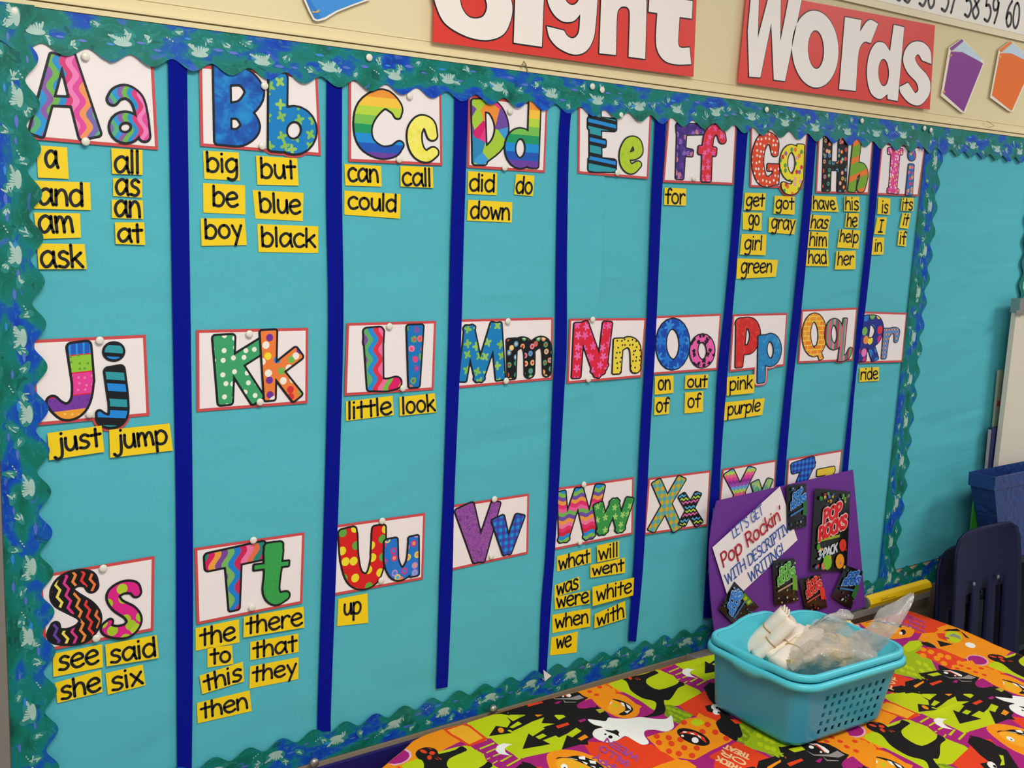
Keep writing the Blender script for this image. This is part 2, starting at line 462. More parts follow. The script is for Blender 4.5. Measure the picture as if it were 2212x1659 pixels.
def fan(kind):
    """brush-stroke shapes, unit coordinates along / across"""
    if kind == 'crest':
        pts = [(-1, -.15), (-.7, .25), (-.2, .55), (.3, .6), (.75, .45), (1.0, .1), (.9, -.12), (.78, .0), (.72, -.3), (.55, -.08), (.45, -.42), (.28, -.15), (.12, -.5), (-.02, -.2), (-.2, -.48), (-.35, -.2), (-.55, -.4), (-.68, -.2)]
    elif kind == 'splash':
        pts = [(-.9, .1), (-.4, .35), (.2, .3), (.9, .55), (.5, .15), (.8, .0), (.4, -.05), (.65, -.35), (.2, -.2), (.25, -.6), (-.1, -.25), (-.35, -.45), (-.45, -.1)]
    elif kind == 'lens':
        pts = [(-1, 0), (-.4, .28), (.3, .3), (1, .05), (.4, -.22), (-.3, -.28)]
    elif kind == 'drop':
        pts = [(math.cos(a) * 1.0, math.sin(a) * .6) for a in [k * math.pi / 4 for k in range(8)]]
    else:
        pts = [(-1, .2), (-.3, .5), (.4, .2), (1, -.3), (.3, -.1), (-.2, .05), (-.6, -.15)]
    return pts
def strip(label, p0, p1, inward, tip, val, period, phase, mat, off0=0.004, off1=0.011, seed=1, flip=False, width_at=None):
    p0 = np.array(p0); p1 = np.array(p1); L = np.linalg.norm(p1 - p0); d = (p1 - p0) / L; iw = np.array(inward)
    def wid(s):
        c = math.cos(2 * math.pi * (s - phase) / period)
        k = 0.5 + 0.5 * c
        return (val + (tip - val) * (k ** 0.85)) * (width_at(s) if width_at else 1)
    def lift(s, t):
        return off0 + (off1 - off0) * t ** 1.2 + 0.0012 * math.sin(s * 21 + seed) * t
    def pos(s, t_abs, extra=0.0):
        q = p0 + d * s + iw * t_abs; t = min(1, t_abs / tip)
        return (q[0], -(lift(s, t) + extra), q[1])
    n = max(8, int(L / period * 14)); m = 5; v = []; f = []; uv = []
    for i in range(n + 1):
        s = L * i / n; wd = wid(s)
        for j in range(m + 1): v.append(pos(s, wd * j / m)); uv.append((s, wd * j / m))
    for i in range(n):
        for j in range(m):
            a = i * (m + 1) + j; q = (a, a + m + 1, a + m + 2, a + 1); f.append(q)
    # orient towards the room (-Y)
    a, b_, c = (Vector(v[k]) for k in f[0][:3]);
    if (b_ - a).cross(c - a).y > 0: f = [q[::-1] for q in f]
    root = mobj('scalloped_border', v, f, mat, uvs=uv, smooth=True); tag(root, label, 'border', 'scalloped wave borders round the boards')
    R = random.Random(seed); groups = {'wash': MB(), 'foam': MB(), 'vio': MB(), 'bri': MB()}
    def put(g, P, extra):
        P = [(x, min(max(y, .001), wid(min(L, max(0, x))) - .0012)) for x, y in P if 0.001 < x < L - 0.001]
        if len(P) < 4: return
        cen = (sum(p[0] for p in P) / len(P), sum(p[1] for p in P) / len(P)); n_ = len(P)
        vs = [pos(cen[0], cen[1], extra)] + [pos(x, y, extra) for x, y in P]
        fs = [(0, i + 1, (i + 1) % n_ + 1) for i in range(n_)]
        e = (Vector(vs[2]) - Vector(vs[1])).cross(Vector(vs[0]) - Vector(vs[1]))
        if e.y > 0: fs = [q[::-1] for q in fs]
        groups[g].add(vs, fs)
    def finger(x, y, a, l_, w_):
        ca, sa = math.cos(a), math.sin(a)
        return [(x + (px * ca - py * sa), y + (px * sa + py * ca)) for px, py in ((0, -w_ * .35), (l_ * .5, -w_ * .9), (l_ * .9, -w_ * .8), (l_, 0), (l_ * .9, w_ * .8), (l_ * .5, w_ * .9), (0, w_ * .35))]
    s = 0.012 + (seed * 0.013) % 0.02; k = seed
    while s < L - 0.02:
        wd = wid(s); kind = ('splash', 'lens', 'drops', 'splash', 'bright', 'crest', 'splash', 'lens')[k % 8]; k += 1
        c0 = wd * R.uniform(.16, .80)
        if kind == 'crest':
            a0 = R.uniform(-.3, .3); x0_, y0_ = s, wd * .56
            put('wash', [(x0_ + .018 * math.cos(t + a0), y0_ + .010 * math.sin(t)) for t in [q * math.pi / 6 for q in range(12)]], .0004)
            for q in range(9):
                t = -1.0 + q * .22; put('foam', finger(x0_ + .010 * t, y0_ - .002 + .006 * (1 - t * t), -1.75 + t * .9 + a0, R.uniform(.008, .013), .0017), .0008)
            put('foam', [(x0_ + .013 * math.cos(t), y0_ + .004 + .0045 * math.sin(t)) for t in [q * math.pi / 6 for q in range(12)]], .0007)
        elif kind == 'splash':
            a0 = R.uniform(0, 6.28)
            put('wash', finger(s - .008 * math.cos(a0), c0 - .008 * math.sin(a0), a0, .02, .006), .0004)
            for q in range(R.randint(3, 5)): put('foam', finger(s + R.uniform(-.003, .003), c0 + R.uniform(-.003, .003), a0 + (q - 1.5) * .42, R.uniform(.005, .010), R.uniform(.0010, .0016)), .0008)
        elif kind == 'drops':
            for q in range(3): put('foam', finger(s + q * .004, c0 + q * .0022, .8, .0026, .0012), .0008)
        else:
            sz = R.uniform(.006, .010); put('vio' if kind == 'lens' else 'bri', [(s + x * sz, c0 + y * sz * .9) for x, y in fan('lens')], .0005)
        s += R.uniform(.010, .017)
    for g, nm, mt in (('wash', 'pale_teal_marks', M_wash), ('foam', 'foam_marks', M_foam), ('vio', 'violet_marks', M_violet), ('bri', 'blue_marks', M_bright)):
        if groups[g].v: tag(groups[g].build(nm, mt, root), kind='stuff')
    return root
strip('teal wave border along the top of the word wall', (0.338, ZT - .0005), (2.43, ZT - .0005), (0, -1), .0615, .0475, .0591, .4304 - .338, M_border[0], seed=3,
      width_at=lambda s: 1 - .03 * (s < .15) - 0.0 * s + .12 * max(0, s - .35) * .6)
strip('teal wave border down the left side of the word wall', (XB0, ZT + .001), (XB0, ZB), (1, 0), .064, .0465, .0597, ZT - (CAMZ + .1923), M_border[1], seed=5, off0=.006, off1=.0135)
strip('teal wave border down the post between the two boards', (2.452, ZT - .002), (2.404, ZB + .004), (1, 0), .071, .056, .0590, .02, M_border[2], seed=8, off0=.0048, off1=.0105)
strip('teal wave border along the bottom of the word wall', (0.36, ZB), (2.43, ZB), (0, 1), .0625, .047, .0592, .8685 - .36, M_border[3], seed=2, off0=.005, off1=.0105)
strip('teal wave border along the top of the empty right board', (2.43, ZT - .001), (3.0, ZT - .001), (0, -1), .066, .052, .060, .03, M_border[4], seed=6)
strip('teal wave border along the bottom of the empty right board', (2.44, ZB), (3.0, ZB), (0, 1), .072, .057, .060, .02, M_border[5], seed=4, off1=.009)
strip('teal wave border down the far right side of the empty board', (3.0, ZT - .002), (2.995, ZB), (-1, 0), .066, .05, .060, .03, M_border[1], seed=9, off0=.008, off1=.012)
# ================================================================== blue dividers
M_blue = plain('royal_blue_paper', '06138A', 0.8, 0.08, vary=0.05)
STR = [
 ([(363,120),(366,300),(373,700),(380,1100),(381,1400),(383,1690)], [(404,125),(406,300),(412,700),(416.5,1100),(417,1400),(414,1690)], 'Aa and Bb'),
 ([(706,160),(704.5,420),(709,700),(701,1080),(687,1500),(685.5,1580)], [(739,165),(739,420),(742,700),(731.6,1080),(716,1500),(714.5,1580)], 'Bb and Cc'),
 ([(982,195),(980,320),(973,522),(968,740),(957.7,1060),(950,1228),(944.5,1420),(942,1488)], [(1012,200),(1008,320),(1001,548),(996,740),(982,1060),(978,1228),(970,1420),(967,1484)], 'Cc and Dd'),
 ([(1212,230),(1206,320),(1201,548),(1199,740),(1194,842),(1185.6,1060),(1178,1202),(1169,1309),(1165,1420),(1163,1468)], [(1235,232),(1229,320),(1225,548),(1224.6,740),(1218.5,855),(1207,1060),(1198,1202),(1190.6,1304),(1183,1420),(1180,1470)], 'Dd and Ee'),
 ([(1416,245),(1412.7,320),(1406,447),(1395,740),(1385.6,893),(1376.7,1060),(1370,1202),(1357,1384)], [(1440,248),(1434,350),(1430,420),(1416,740),(1407,893),(1398,1060),(1389,1228),(1374,1386)], 'Ee and Ff'),
 ([(1594,262),(1583,466),(1565,670),(1549.5,814),(1541,987),(1531.6,1112),(1519,1335)], [(1617,265),(1604.5,422),(1583,670),(1571,814),(1558,987),(1552,1112),(1538,1335)], 'Ff and Gg'),
 ([(1747,280),(1733,466),(1713,670),(1698.5,814),(1681,987),(1672,1120)], [(1764.5,284),(1750.6,466),(1731,670),(1714.5,814),(1699,987),(1690,1120)], 'Gg and Hh'),
 ([(1889,300),(1875,480),(1855,670),(1842,814),(1823,987),(1812,1120)], [(1903.5,305),(1889.5,480),(1869,670),(1849,814),(1834.5,987),(1822,1120)], 'Hh and Ii'),
]
for L_, R_, nm in STR:
    off = .0078; Lc = catmull(L_, 4); Rc = catmull(R_, 4); v = []; f = []
    for l_, r_ in zip(Lc, Rc):
        a = W(l_[0], l_[1], off); b_ = W(r_[0], r_[1], off); b_[2] = a[2] + (b_[2] - a[2]) * 1
        mid = (a + b_) / 2; mid[1] -= .0010; v += [tuple(a), tuple(mid), tuple(b_)]
    n = len(Lc)
    for i in range(n - 1):
        for j in range(2):
            a = i * 3 + j; f.append((a + 3, a + 4, a + 1, a))
    o = mobj('paper_strip', v, f, M_blue); tag(o, 'royal blue paper strip between the %s columns' % nm, 'paper strip', 'blue strips dividing the word wall columns')
    if nm == 'Dd and Ee':
        q = [W(1174, 1447, .011), W(1191, 1460, .013), W(1177, 1472, .011)]
        mobj('folded_tip', q + [Vector(p) + Vector((0, .001, 0)) for p in q], [(0, 2, 1), (3, 4, 5), (0, 1, 4, 3), (1, 2, 5, 4), (2, 0, 3, 5)], plain('white_paper', 'EFE6E0', .5), o)['label'] = 'white folded tip'

# ================================================================== alphabet cards
M_red = plain('red_card', 'CE4B4C', 0.38, 0.4, vary=0.08, nscale=25)
M_white = plain('laminated_white', 'F2E9E6', 0.33, 0.4, vary=0.012, nscale=14)
M_ink = plain('black_ink', '14181C', 0.38, 0.4, vary=0.1)
M_pin = plain('pin_plastic', 'E6E2D2', 0.3, 0.5, vary=0.02)
C1 = crop(0, 0, 3.95); C2 = crop(500, 0, 3.95); C3 = crop(1000, 0, 3.95); C15 = crop(1360, 220, 3.456); C6 = crop(0, 680, 3.95)
C8 = crop(400, 660, 3.95); C9 = crop(0, 1100, 3.95); C10 = crop(400, 1080, 3.95); C13 = crop(940, 640, 3.95); C14 = crop(940, 1000, 3.95)
C16 = crop(1360, 640, 3.456); C17 = crop(1500, 960, 3.95); C5 = crop(0, 300, 3.95); C7 = crop(400, 280, 3.95); C12 = crop(900, 320, 3.95); CT = crop(400, 1480, 3.687)
def ell(cx, cy, rx, ry, r): return ('e', cx, cy, rx, ry, r)
CW = ['8C5CA8', '6FB548', '2090D0', 'D83878', 'F080B8', 'E0489C', 'F09858', '7868B0', '58B078', '2098D8']
CW2 = ['D81860', 'F0A040', '7A4898', '78B860', '1880D0', 'D02058', 'F078A8', 'E87048', '208878']
RB = ['6A3FA0', '1C58B8', '1890D8', '189860', '78C050', 'B8D840', 'F8C840', 'F09838', 'D84868']
def comb(caps, quads, X, Z):
    D = sdf_caps(caps, X, Z)
    for q, rc in quads: D = np.minimum(D, sdf_polys([q], X, Z) - rc)
    return D
def card(nm, quad, glyphs, label, margin=(True,), inset=.0046, off=.0058, white=(0,)):
    Q = [W(x, y, off) for x, y in quad]       # TL TR BR BL
    bl = Q[3]; root = empty('alphabet_card', (sum(q[0] for q in Q) / 4, -off + .0012, min(q[2] for q in Q)), label, 'alphabet card', 'alphabet cards on the word wall')
    MB().sheet([Q[3], Q[2], Q[1], Q[0]], .0006).build('red_backing', M_red, root)
    c = sum(Q) / 4; ins = []
    for i, q in enumerate(Q):
        a = Q[(i + 1) % 4] - q; b_ = Q[i - 1] - q; a /= np.linalg.norm(a); b_ /= np.linalg.norm(b_)
        ins.append(q + (a + b_) * inset + np.array([0, -.0002, 0]))
    MB().sheet([ins[3], ins[2], ins[1], ins[0]], .0002).build('white_paper', M_white, root)
    for gi, (gn, cr, strokes, mat, kw) in enumerate(glyphs):
        caps = []; quads = []; ext = []
        pc = cr(strokes[0][1][0] if strokes[0][0] == 's' else (strokes[0][1], strokes[0][2]) if strokes[0][0] == 'e' else strokes[0][0])
        wa, wb_, wc = W(pc[0], pc[1], off), W(pc[0] + 10, pc[1], off), W(pc[0], pc[1] - 10, off); kz = (wb_[0] - wa[0]) / (wc[2] - wa[2])
        for st in strokes:
            closed = False
            if st[0] == 'e':
                _, cx, cy, rx_, ry_, r = st
                pts = [(cx + rx_ * math.cos(2 * math.pi * k / 20), cy + ry_ * math.sin(2 * math.pi * k / 20), r) for k in range(20)]; closed = True; sub = 0
            elif st[0] == 's': pts = st[1]; sub = 5
            else: pts = st; sub = 0
            P = []
            for p in pts:
                x, y, r = cr(p); wq = W(x, y, off); w2 = W(x + r, y, off)
                P.append(np.array([wq[0], wq[2] * kz, abs(w2[0] - wq[0])]))
            if sub: P = catmull(P, sub)
            if closed: P.append(P[0])
            if len(P) == 2 and not sub and not closed:
                a_, b2 = P; d_ = b2[:2] - a_[:2]; L_ = np.linalg.norm(d_); d_ = d_ / (L_ + 1e-9); nn_ = np.array((-d_[1], d_[0])); rc = .5 * min(a_[2], b2[2])
                ea, eb = a_[:2] - d_ * (a_[2] - rc), b2[:2] + d_ * (b2[2] - rc)
                quads.append(([tuple(ea + nn_ * (a_[2] - rc)), tuple(ea - nn_ * (a_[2] - rc)), tuple(eb - nn_ * (b2[2] - rc)), tuple(eb + nn_ * (b2[2] - rc))], rc))
                ext += [(tuple(P[0]), tuple(P[1]))]; continue
            caps += [(tuple(P[i]), tuple(P[i + 1])) for i in range(len(P) - 1)]
        xs_ = [c_[k][0] for c_ in caps + ext for k in (0, 1)]; zs_ = [c_[k][1] for c_ in caps + ext for k in (0, 1)]; rm = max(c_[k][2] for c_ in caps + ext for k in (0, 1))
        bnd = (min(xs_) - rm, max(xs_) + rm, min(zs_) - rm, max(zs_) + rm)
        ow = kw.get('ow', .0036)
        isos = [-ow, 0.0] + ([.0036] if kw.get('lip') else []) + ([.0078] if kw.get('lip') == 2 else [])
        sh = area_shapes(lambda X, Z: comb(caps, quads, X, Z), bnd, isos, res=100)
        sh = [([(a_, b2 / kz) for a_, b2 in V_], F_) for V_, F_ in sh]
        lift = off + .0006 + gi * .0009
        g = flat(gn, sh[0], lift + .0004, mat, root)
        flat('letter_outline', sh[1], lift, M_ink, g if g else root)
        if kw.get('lip') == 2:
            flat('paper_lip', sh[2], off + .00005, M_white, root, thick=.0004); flat('backing_lip', sh[3], off - .0001, M_red, root, thick=.0004)
        elif kw.get('lip'): flat('backing_lip', sh[2], off - .0001, M_red, root, thick=.0004)
    return root
K, k_ = 'capital_letter', 'small_letter'
card('A', [(45,80),(330,106),(341.8,324),(45,299)], [
 (K, C1, [[(475,530,78),(322,1095,80)], [(585,530,85),(745,1080,112)], [(400,860,54),(640,870,54)]], p_waves(CW[-4:] + CW[:-4], .086, .0045, .034), {}),
 (k_, C1, [('s', [(958,850,60),(1000,800,66),(1080,785,68),(1165,850,68),(1205,980,64),(1228,1158,62)]), ell(1068,1088,95,88,58)], p_waves(CW[3:] + CW[:3], .07, .0045, .034), {}),
 ], 'white alphabet card with rainbow wavy striped Aa at top left corner')
card('B', [(430,140),(686,165),(693.7,336.7),(433,316)], [
 (K, C1, [[(1890,620,85),(1900,1165,84)], ('s', [(1900,655,88),(2075,660,88),(2170,790,92),(2080,925,85),(1900,945,70)]), ('s', [(1900,955,70),(2050,955,80),(2135,1075,92),(2050,1170,84),(1900,1165,84)])], p_mottle(['0A2C88', '1060B8', '1E9AD8'], 28), {}),
 (k_, C2, [[(393,700,92),(388,1215,90)], ell(530,1112,128,140,76)], p_dots('0C7FC0', ['9CCB5C', '86BE55'], .024, .36, .6, petals=4), {'lip': 1}),
 ], 'white alphabet card with deep blue B and green speckled blue b')
card('C', [(753,168),(953,190),(955.7,358),(753,349)], [
 (K, C2, [('s', [(1415,985,40),(1395,915,68),(1290,845,92),(1165,930,105),(1118,1080,88),(1150,1220,80),(1265,1298,66),(1375,1290,58),(1432,1238,45)])], p_bands(RB, .132, off=-.02), {}),
 (k_, C2, [('s', [(1708,1155,54),(1680,1065,64),(1615,1040,66),(1562,1110,72),(1560,1215,72),(1595,1300,68),(1660,1335,60),(1718,1300,54)])], p_mottle(['F4E848', 'F8F070', 'E8DC40'], 50), {}),
 ], 'white alphabet card with rainbow banded C and yellow c')
card('D', [(1012,205),(1183,225),(1177,373.4),(1009,362)], [
 (K, C3, [[(128,905,68),(140,1345,72)], ('s', [(135,895,60),(262,925,68),(328,1075,68),(290,1230,66),(150,1355,62)])], p_blobs(['E83888', '60B050', 'A8CC38', 'F09030', '2888B8', '7048A0', 'D81868', '3C9CD8'], .026), {}),
 (k_, C3, [[(610,850,60),(592,1385,58)], ell(485,1265,88,128,54)], p_bands(RB, .135, off=-.03), {}),
 ], 'white alphabet card with multicoloured blotchy D and rainbow banded d')
card('E', [(1249,228),(1407,240),(1400,387),(1248,374.7)], [
 (K, C3, [[(1125,985,58),(1130,1415,62)], [(1120,1055,66),(1255,1065,62)], [(1120,1218,46),(1185,1222,42)], [(1130,1405,72),(1250,1412,64)]], p_waves(['101418', '2E9CA8', '2E9CA8', '101418', '1E8CD8'], .034, 0, horiz=True, slant=.1), {}),
 (k_, C3, [('s', [(1395,1335,40),(1455,1325,44),(1492,1290,46),(1470,1215,50),(1415,1218,52),(1376,1300,52),(1382,1395,52),(1430,1442,50),(1488,1405,38)])], p_mottle(['A6C820', 'B8D430', '98BC20'], 60), {}),
 ], 'white alphabet card with black and teal striped E and lime green e')
card('F', [(1444,243),(1592,258),(1584,399.4),(1432,393.6)], [
 (K, C15, [[(388,195,44),(372,548,38)], [(388,205,50),(515,205,46)], [(388,372,40),(445,380,34)]], p_blobs(['6A3A98', '4A2C88', '8C60B8', 'C87890', '5C3490', '4A2C88'], .011, '3A2478'), {}),
 (k_, C15, [('s', [(688,285,34),(672,232,38),(625,205,42),(588,260,44),(575,350,44)]), [(575,350,44),(568,560,44)], [(540,362,40),(612,370,40)]], p_dots('E02838', ['E858A0', 'F070B0'], .0155, .44, .6, petals=5), {}),
 ], 'white alphabet card with purple mosaic F and red flowered f')
card('G', [(1622,270),(1745,283),(1733,408),(1620,404)], [
 (K, C15, [('s', [(1082,385,30),(1072,300,44),(1015,268,50),(965,350,50),(955,470,50),(985,575,48),(1040,595,44),(1082,560,36)]), [(1052,490,34),(1088,492,30)], [(1090,490,32),(1088,595,30)]], p_dots('E2481C', ['F8F0E8', 'F4E8D8'], .0125, .22, .45), {}),
 (k_, C15, [ell(1203,455,58,108,34), [(1272,345,34),(1262,560,36)], ('s', [(1262,560,36),(1225,645,42),(1180,650,44),(1145,618,26)])], p_dots('F0E020', ['E87830', '9860A8', '50A050', 'F0A8B0', 'D83030'], .0165, .30, .8), {'lip': 1}),
 ], 'white alphabet card with orange polka dot G and yellow confetti g')
card('H', [(1768,290),(1886,300),(1876.5,419.7),(1762,417)], [
 (K, C15, [[(1478,290,38),(1466,640,36)], [(1592,285,42),(1580,640,40)], [(1475,480,38),(1590,482,36)]], p_dots('101010', ['E85830', 'F0A870', '58A0C8', '48A068', 'E88898', 'D8B840'], .0155, .30, .75, ring=.14, ringcols=['F0E060', 'C04028', '283878', 'F0C090']), {}),
 (k_, C15, [[(1695,290,36),(1655,645,34)], ('s', [(1680,535,34),(1718,485,38),(1745,540,36),(1722,645,36)])], p_waves(['78A828', '78A828', 'F07820'], .040, 0, horiz=True, slant=-.35), {}),
 ], 'white alphabet card with black ringed H and orange green striped h')
card('I', [(1905,308),(1998,318),(1983.5,424),(1894,421)], [
 (K, C15, [[(1950,368,30),(2015,372,28)], [(1985,370,38),(1962,655,34)], [(1940,662,24),(1988,668,24)]], p_dots('E8489C', ['F8C8E0', 'F0D040', 'D83060', 'F8E8F0'], .008, .30, .9), {'ow': .003}),
 (k_, C15, [ell(2103,397,8,22,26), [(2098,485,26),(2083,672,30)]], p_dots('1870B8', ['E86890', 'F0A060', 'D84070'], .0135, .34, .9, wob=.4), {'ow': .003}),
 ], 'narrow white alphabet card with pink sprinkled I and blue i')
JB = NB('print_sections', **GLOSS)
def jmat():
    b = JB; x, z = b.xz()
    # bands of the J fixed in height above the card foot
    t = b.m_('ADD', z, b.m_('MULTIPLY', x, -.06))
    t = b.m_('DIVIDE', t, .1205)
    base = b.ramp(t, ['F0A030', 'F0A030', '7838A0', 'D82040', 'E83E98', 'D82040', '90C838', 'D82040', '1C5CC0'], pos=[0, .05, .17, .335, .35, .60, .615, .81, .825])
    fr = b.m_('GREATER_THAN', b.m_('FRACT', b.m_('ADD', b.m_('DIVIDE', x, .0095), 40.0)), .72)
    top = b.m_('GREATER_THAN', t, .825)
    base = b.mix(b.m_('MULTIPLY', fr, top), base, '2C90E0')
    d, c, p = b.voro(b.comb(x, z), 1 / .0105, .5)
    mid = b.m_('MULTIPLY', b.m_('LESS_THAN', t, .825), b.m_('LESS_THAN', d, .17))
    return b.done(b.mix(mid, base, b.ramp(t, ['F8C850', '6830A0', 'F080A8', '58A038'], pos=[0, .17, .34, .61])))
card('J', [(66,734.5),(315,723),(323,898),(76,919.5)], [
 (K, C6, [('s', [(683,335,112),(705,560,104),(692,715,95),(640,800,90),(560,828,82),(490,790,72),(448,745,66)]), [(680,335,116),(702,520,106)]], jmat(), {}),
 (k_, C6, [ell(968,312,30,18,70), ('s', [(982,530,96),(1005,700,94),(1005,850,92),(945,905,70),(878,890,62),(845,840,38)]), [(980,525,98),(998,660,96)]], p_waves(['101418', '101418', '1E88DC', '1E88DC', '101418', '2C9AA4', '2C9AA4'], .0395, 0, horiz=True, slant=.12), {'lip': 1}),
 ], 'white alphabet card with patchwork J and black blue striped j')
card('K', [(424,713),(666,708),(664.6,871),(425,890)], [
 (K, C8, [[(330,345,108),(340,785,76)], [(400,500,76),(640,350,74)], [(420,500,72),(590,765,74)]], p_dots('3CA368', ['F0F0E0'], .0180, .22, .5), {}),
 (k_, C8, [[(708,280,84),(718,762,60)], [(760,560,66),(928,430,70)], [(780,560,60),(928,750,64)]], p_dots('F08038', ['F8F0E0', '2888D0', 'F8E030', 'F8F0E0', '703098', 'D83030', '78B850', 'F8F0E0'], .0175, .34, .8), {}),
 ], 'white alphabet card with green polka dot K and orange shape k')
card('L', [(749,698),(942,693),(936.7,842),(743.8,855)], [
 (K, C8, [[(1604,270,94),(1618,655,80)], [(1600,270,90),(1612,270,90)], ('s', [(1620,668,70),(1710,678,62),(1792,660,62)])], p_waves(['78C048', 'E01868', 'E01868', 'F0A040', '8050A0', '60B068', '2090D8', 'E03048', 'F070A0'], .09, .0048, .034), {}),
 (k_, C8, [[(1957,235,82),(1950,650,58)]], p_dots('1078C0', ['E87060', 'F080A0', '70A850', 'E04880', '7A58A8'], .0175, .34, .85, wob=.3, ring=.15), {}),
 ], 'white alphabet card with zigzag striped L and blue teardrop l')
card('M', [(988,690),(1194.5,685.5),(1193,820),(986,839.2)], [
 (K, C13, [[(290,295,56),(235,695,44)], [(290,295,56),(375,685,52)], [(375,685,52),(505,275,58)], [(520,275,58),(552,675,50)]], p_dots('1080C0', ['98CC5C', '88C050'], .024, .36, .6, petals=4), {}),
 (k_, C13, [[(650,405,54),(648,672,44)], ('s', [(655,440,48),(735,392,52),(795,450,54),(800,655,50)]), ('s', [(800,450,48),(890,388,52),(945,440,50),(948,650,42)])], p_dots('101010', ['E86030', 'F0A070', '58A0D0', '48A870', 'E890A0', 'F0C080'], .0165, .32, .7, ring=.15, ringcols=['F0E0A0', 'D03028', '8078B0', 'F0C090']), {}),
 ], 'white alphabet card with green speckled blue M and black ringed m')
card('N', [(1230,688),(1395.7,687),(1385.6,814.7),(1225,828.6)], [
 (K, C13, [[(1225,270,54),(1202,660,48)], [(1265,270,60),(1390,630,60)], [(1465,258,50),(1425,590,50)], [(1425,590,50),(1390,630,60)]], p_dots('E0203C', ['F060A8', 'F070B0'], .021, .42, .6, petals=5), {}),
 (k_, C13, [[(1558,400,50),(1545,625,44)], ('s', [(1570,430,46),(1640,390,52),(1700,440,54),(1706,612,50)])], p_dots('F0D840', ['1A1A10'], .0105, .20, .7), {}),
 ], 'white alphabet card with red flowered N and black dotted yellow n')
card('O', [(1412,683),(1558,677.6),(1549.5,799),(1408,809.5)], [
 (K, C16, [ell(320,357,88,154,45)], p_dots('0C4CB4', ['1C78D8', '3490E4', '1C78D8'], .030, .5, .5, petals=6), {}),
 (k_, C16, [ell(538,407,64,96,36)], p_dots('F060B0', ['101010'], .0145, .32, .95, wob=.7), {}),
 ], 'white alphabet card with blue petal O and pink black spotted o')
card('P', [(1583,679),(1701,676),(1694,790.5),(1575.6,803.5)], [
 (K, C16, [[(832,225,48),(815,505,34)], ('s', [(825,200,44),(905,205,46),(935,290,45),(900,388,42),(830,400,40)])], p_mottle(['E03028', 'D02020', 'E85030'], 90), {}),
 (k_, C16, [[(986,320,36),(978,618,34)], ell(1046,400,54,94,34)], p_mottle(['2890C8', '1C80C0', '48A8D0'], 90), {'lip': 2}),
 ], 'white alphabet card with red P and blue p hanging below its edge')
card('Q', [(1732,669),(1852,664.6),(1841.8,779),(1724,784.7)], [
 (K, C16, [ell(1377,288,60,132,36), [(1395,380,20),(1425,455,22)]], p_brick('F08020', 'F0A030', 'F8D040', .024, .011), {'lip': 1}),
 (k_, C16, [ell(1523,282,46,94,28), [(1605,178,20),(1572,465,26)], ('s', [(1572,465,26),(1620,450,24),(1645,395,18)])], p_bands(['E858A0', '58A060', 'F080B0', '308858', 'C02868', '70A850'], .044, horiz=False), {'lip': 1}),
 ], 'white alphabet card with orange brick Q and pink green striped q')
card('R', [(1864,673),(1959,676),(1949,782),(1857,784.9)], [
 (K, C16, [[(1768,175,34),(1735,460,34)], ('s', [(1770,175,40),(1835,185,42),(1862,255,36),(1825,335,36),(1765,340,32)]), [(1790,340,32),(1825,455,32)]], p_dots('202C88', ['F0E030', '78B850', '2080D0', 'F078B8', 'E03040', 'F09040', 'D82080'], .027, .38, .5), {}),
 (k_, C16, [[(1915,262,28),(1895,448,22)], ('s', [(1915,300,24),(1945,260,26),(1990,262,26),(1985,330,18)])], p_plaid('F0A040', '3878C8', '6898C8', .011), {'ow': .003}),
 ], 'white alphabet card with navy spotted R and orange blue plaid r', off=.0066)
card('S', [(83,1243),(334,1201),(331.6,1362),(95,1408)], [
 (K, C9, [('s', [(785,655,64),(750,595,76),(645,590,80),(548,650,98),(530,735,108),(620,800,100),(730,865,96),(772,950,102),(705,1050,100),(570,1088,78),(468,1072,72),(470,1000,50)])], p_waves(sum([[c_, '101010', '101010'] for c_ in ('E83838', 'F07840', '40A868', '3090E0', '6840A8', 'F0E060', 'E03890', 'F09040')], []), .098, .0028, .019, zig=True, slant=.12), {}),
 (k_, C9, [('s', [(1162,708,50),(1130,665,62),(1040,668,64),(962,730,66),(1000,815,64),(1105,880,70),(1142,955,74),(1085,1030,72),(980,1045,62),(905,1015,58),(935,960,38)])], p_dots('E02088', ['B8D030', 'A8C828'], .0245, .33, .85), {}),
 ], 'white alphabet card with black zigzag S and pink lime dotted s')
card('T', [(420,1184),(658,1149.6),(653,1303),(425,1349.6)], [
 (K, C10, [[(240,520,88),(612,440,88)], [(408,520,86),(416,895,58)]], p_waves(CW2[-3:] + CW2[:-3], .097, .0055, .040), {}),
 (k_, C10, [('s', [(750,440,94),(742,620,82),(730,770,80),(775,838,66),(850,815,48)]), [(750,440,92),(746,560,84)], [(605,572,36),(860,540,34)]], p_mottle(['2C9848', '38A850', '289040'], 120, 2.0), {}),
 ], 'white alphabet card with wavy striped T and green t')
card('U', [(719,1135.5),(918.5,1108),(914,1251),(714,1288)], [
 (K, C10, [('s', [(1388,315,90),(1400,500,86),(1440,650,80),(1520,695,76),(1600,650,74),(1642,500,72),(1650,275,70)]), [(1386,315,88),(1396,460,86)], [(1650,275,68),(1643,420,70)]], p_dots('D81C20', ['F0E030', '60A840', 'F0E030'], .0255, .30, .5), {}),
 (k_, C10, [('s', [(1752,385,68),(1755,520,70),(1800,618,68),(1870,615,60),(1930,520,58),(1945,350,54)]), [(1752,385,68),(1755,500,68)], [(1945,350,54),(1950,608,50)]], p_dots('1C78D0', ['F08070', '60B860', 'E02878', 'C090D8', 'F0D850'], .0205, .30, .8, ring=.17, ringcols=['3088D8', 'E8A060', '60B0E0']), {}),
 ], 'white alphabet card with red yellow dotted U and blue ringed u')
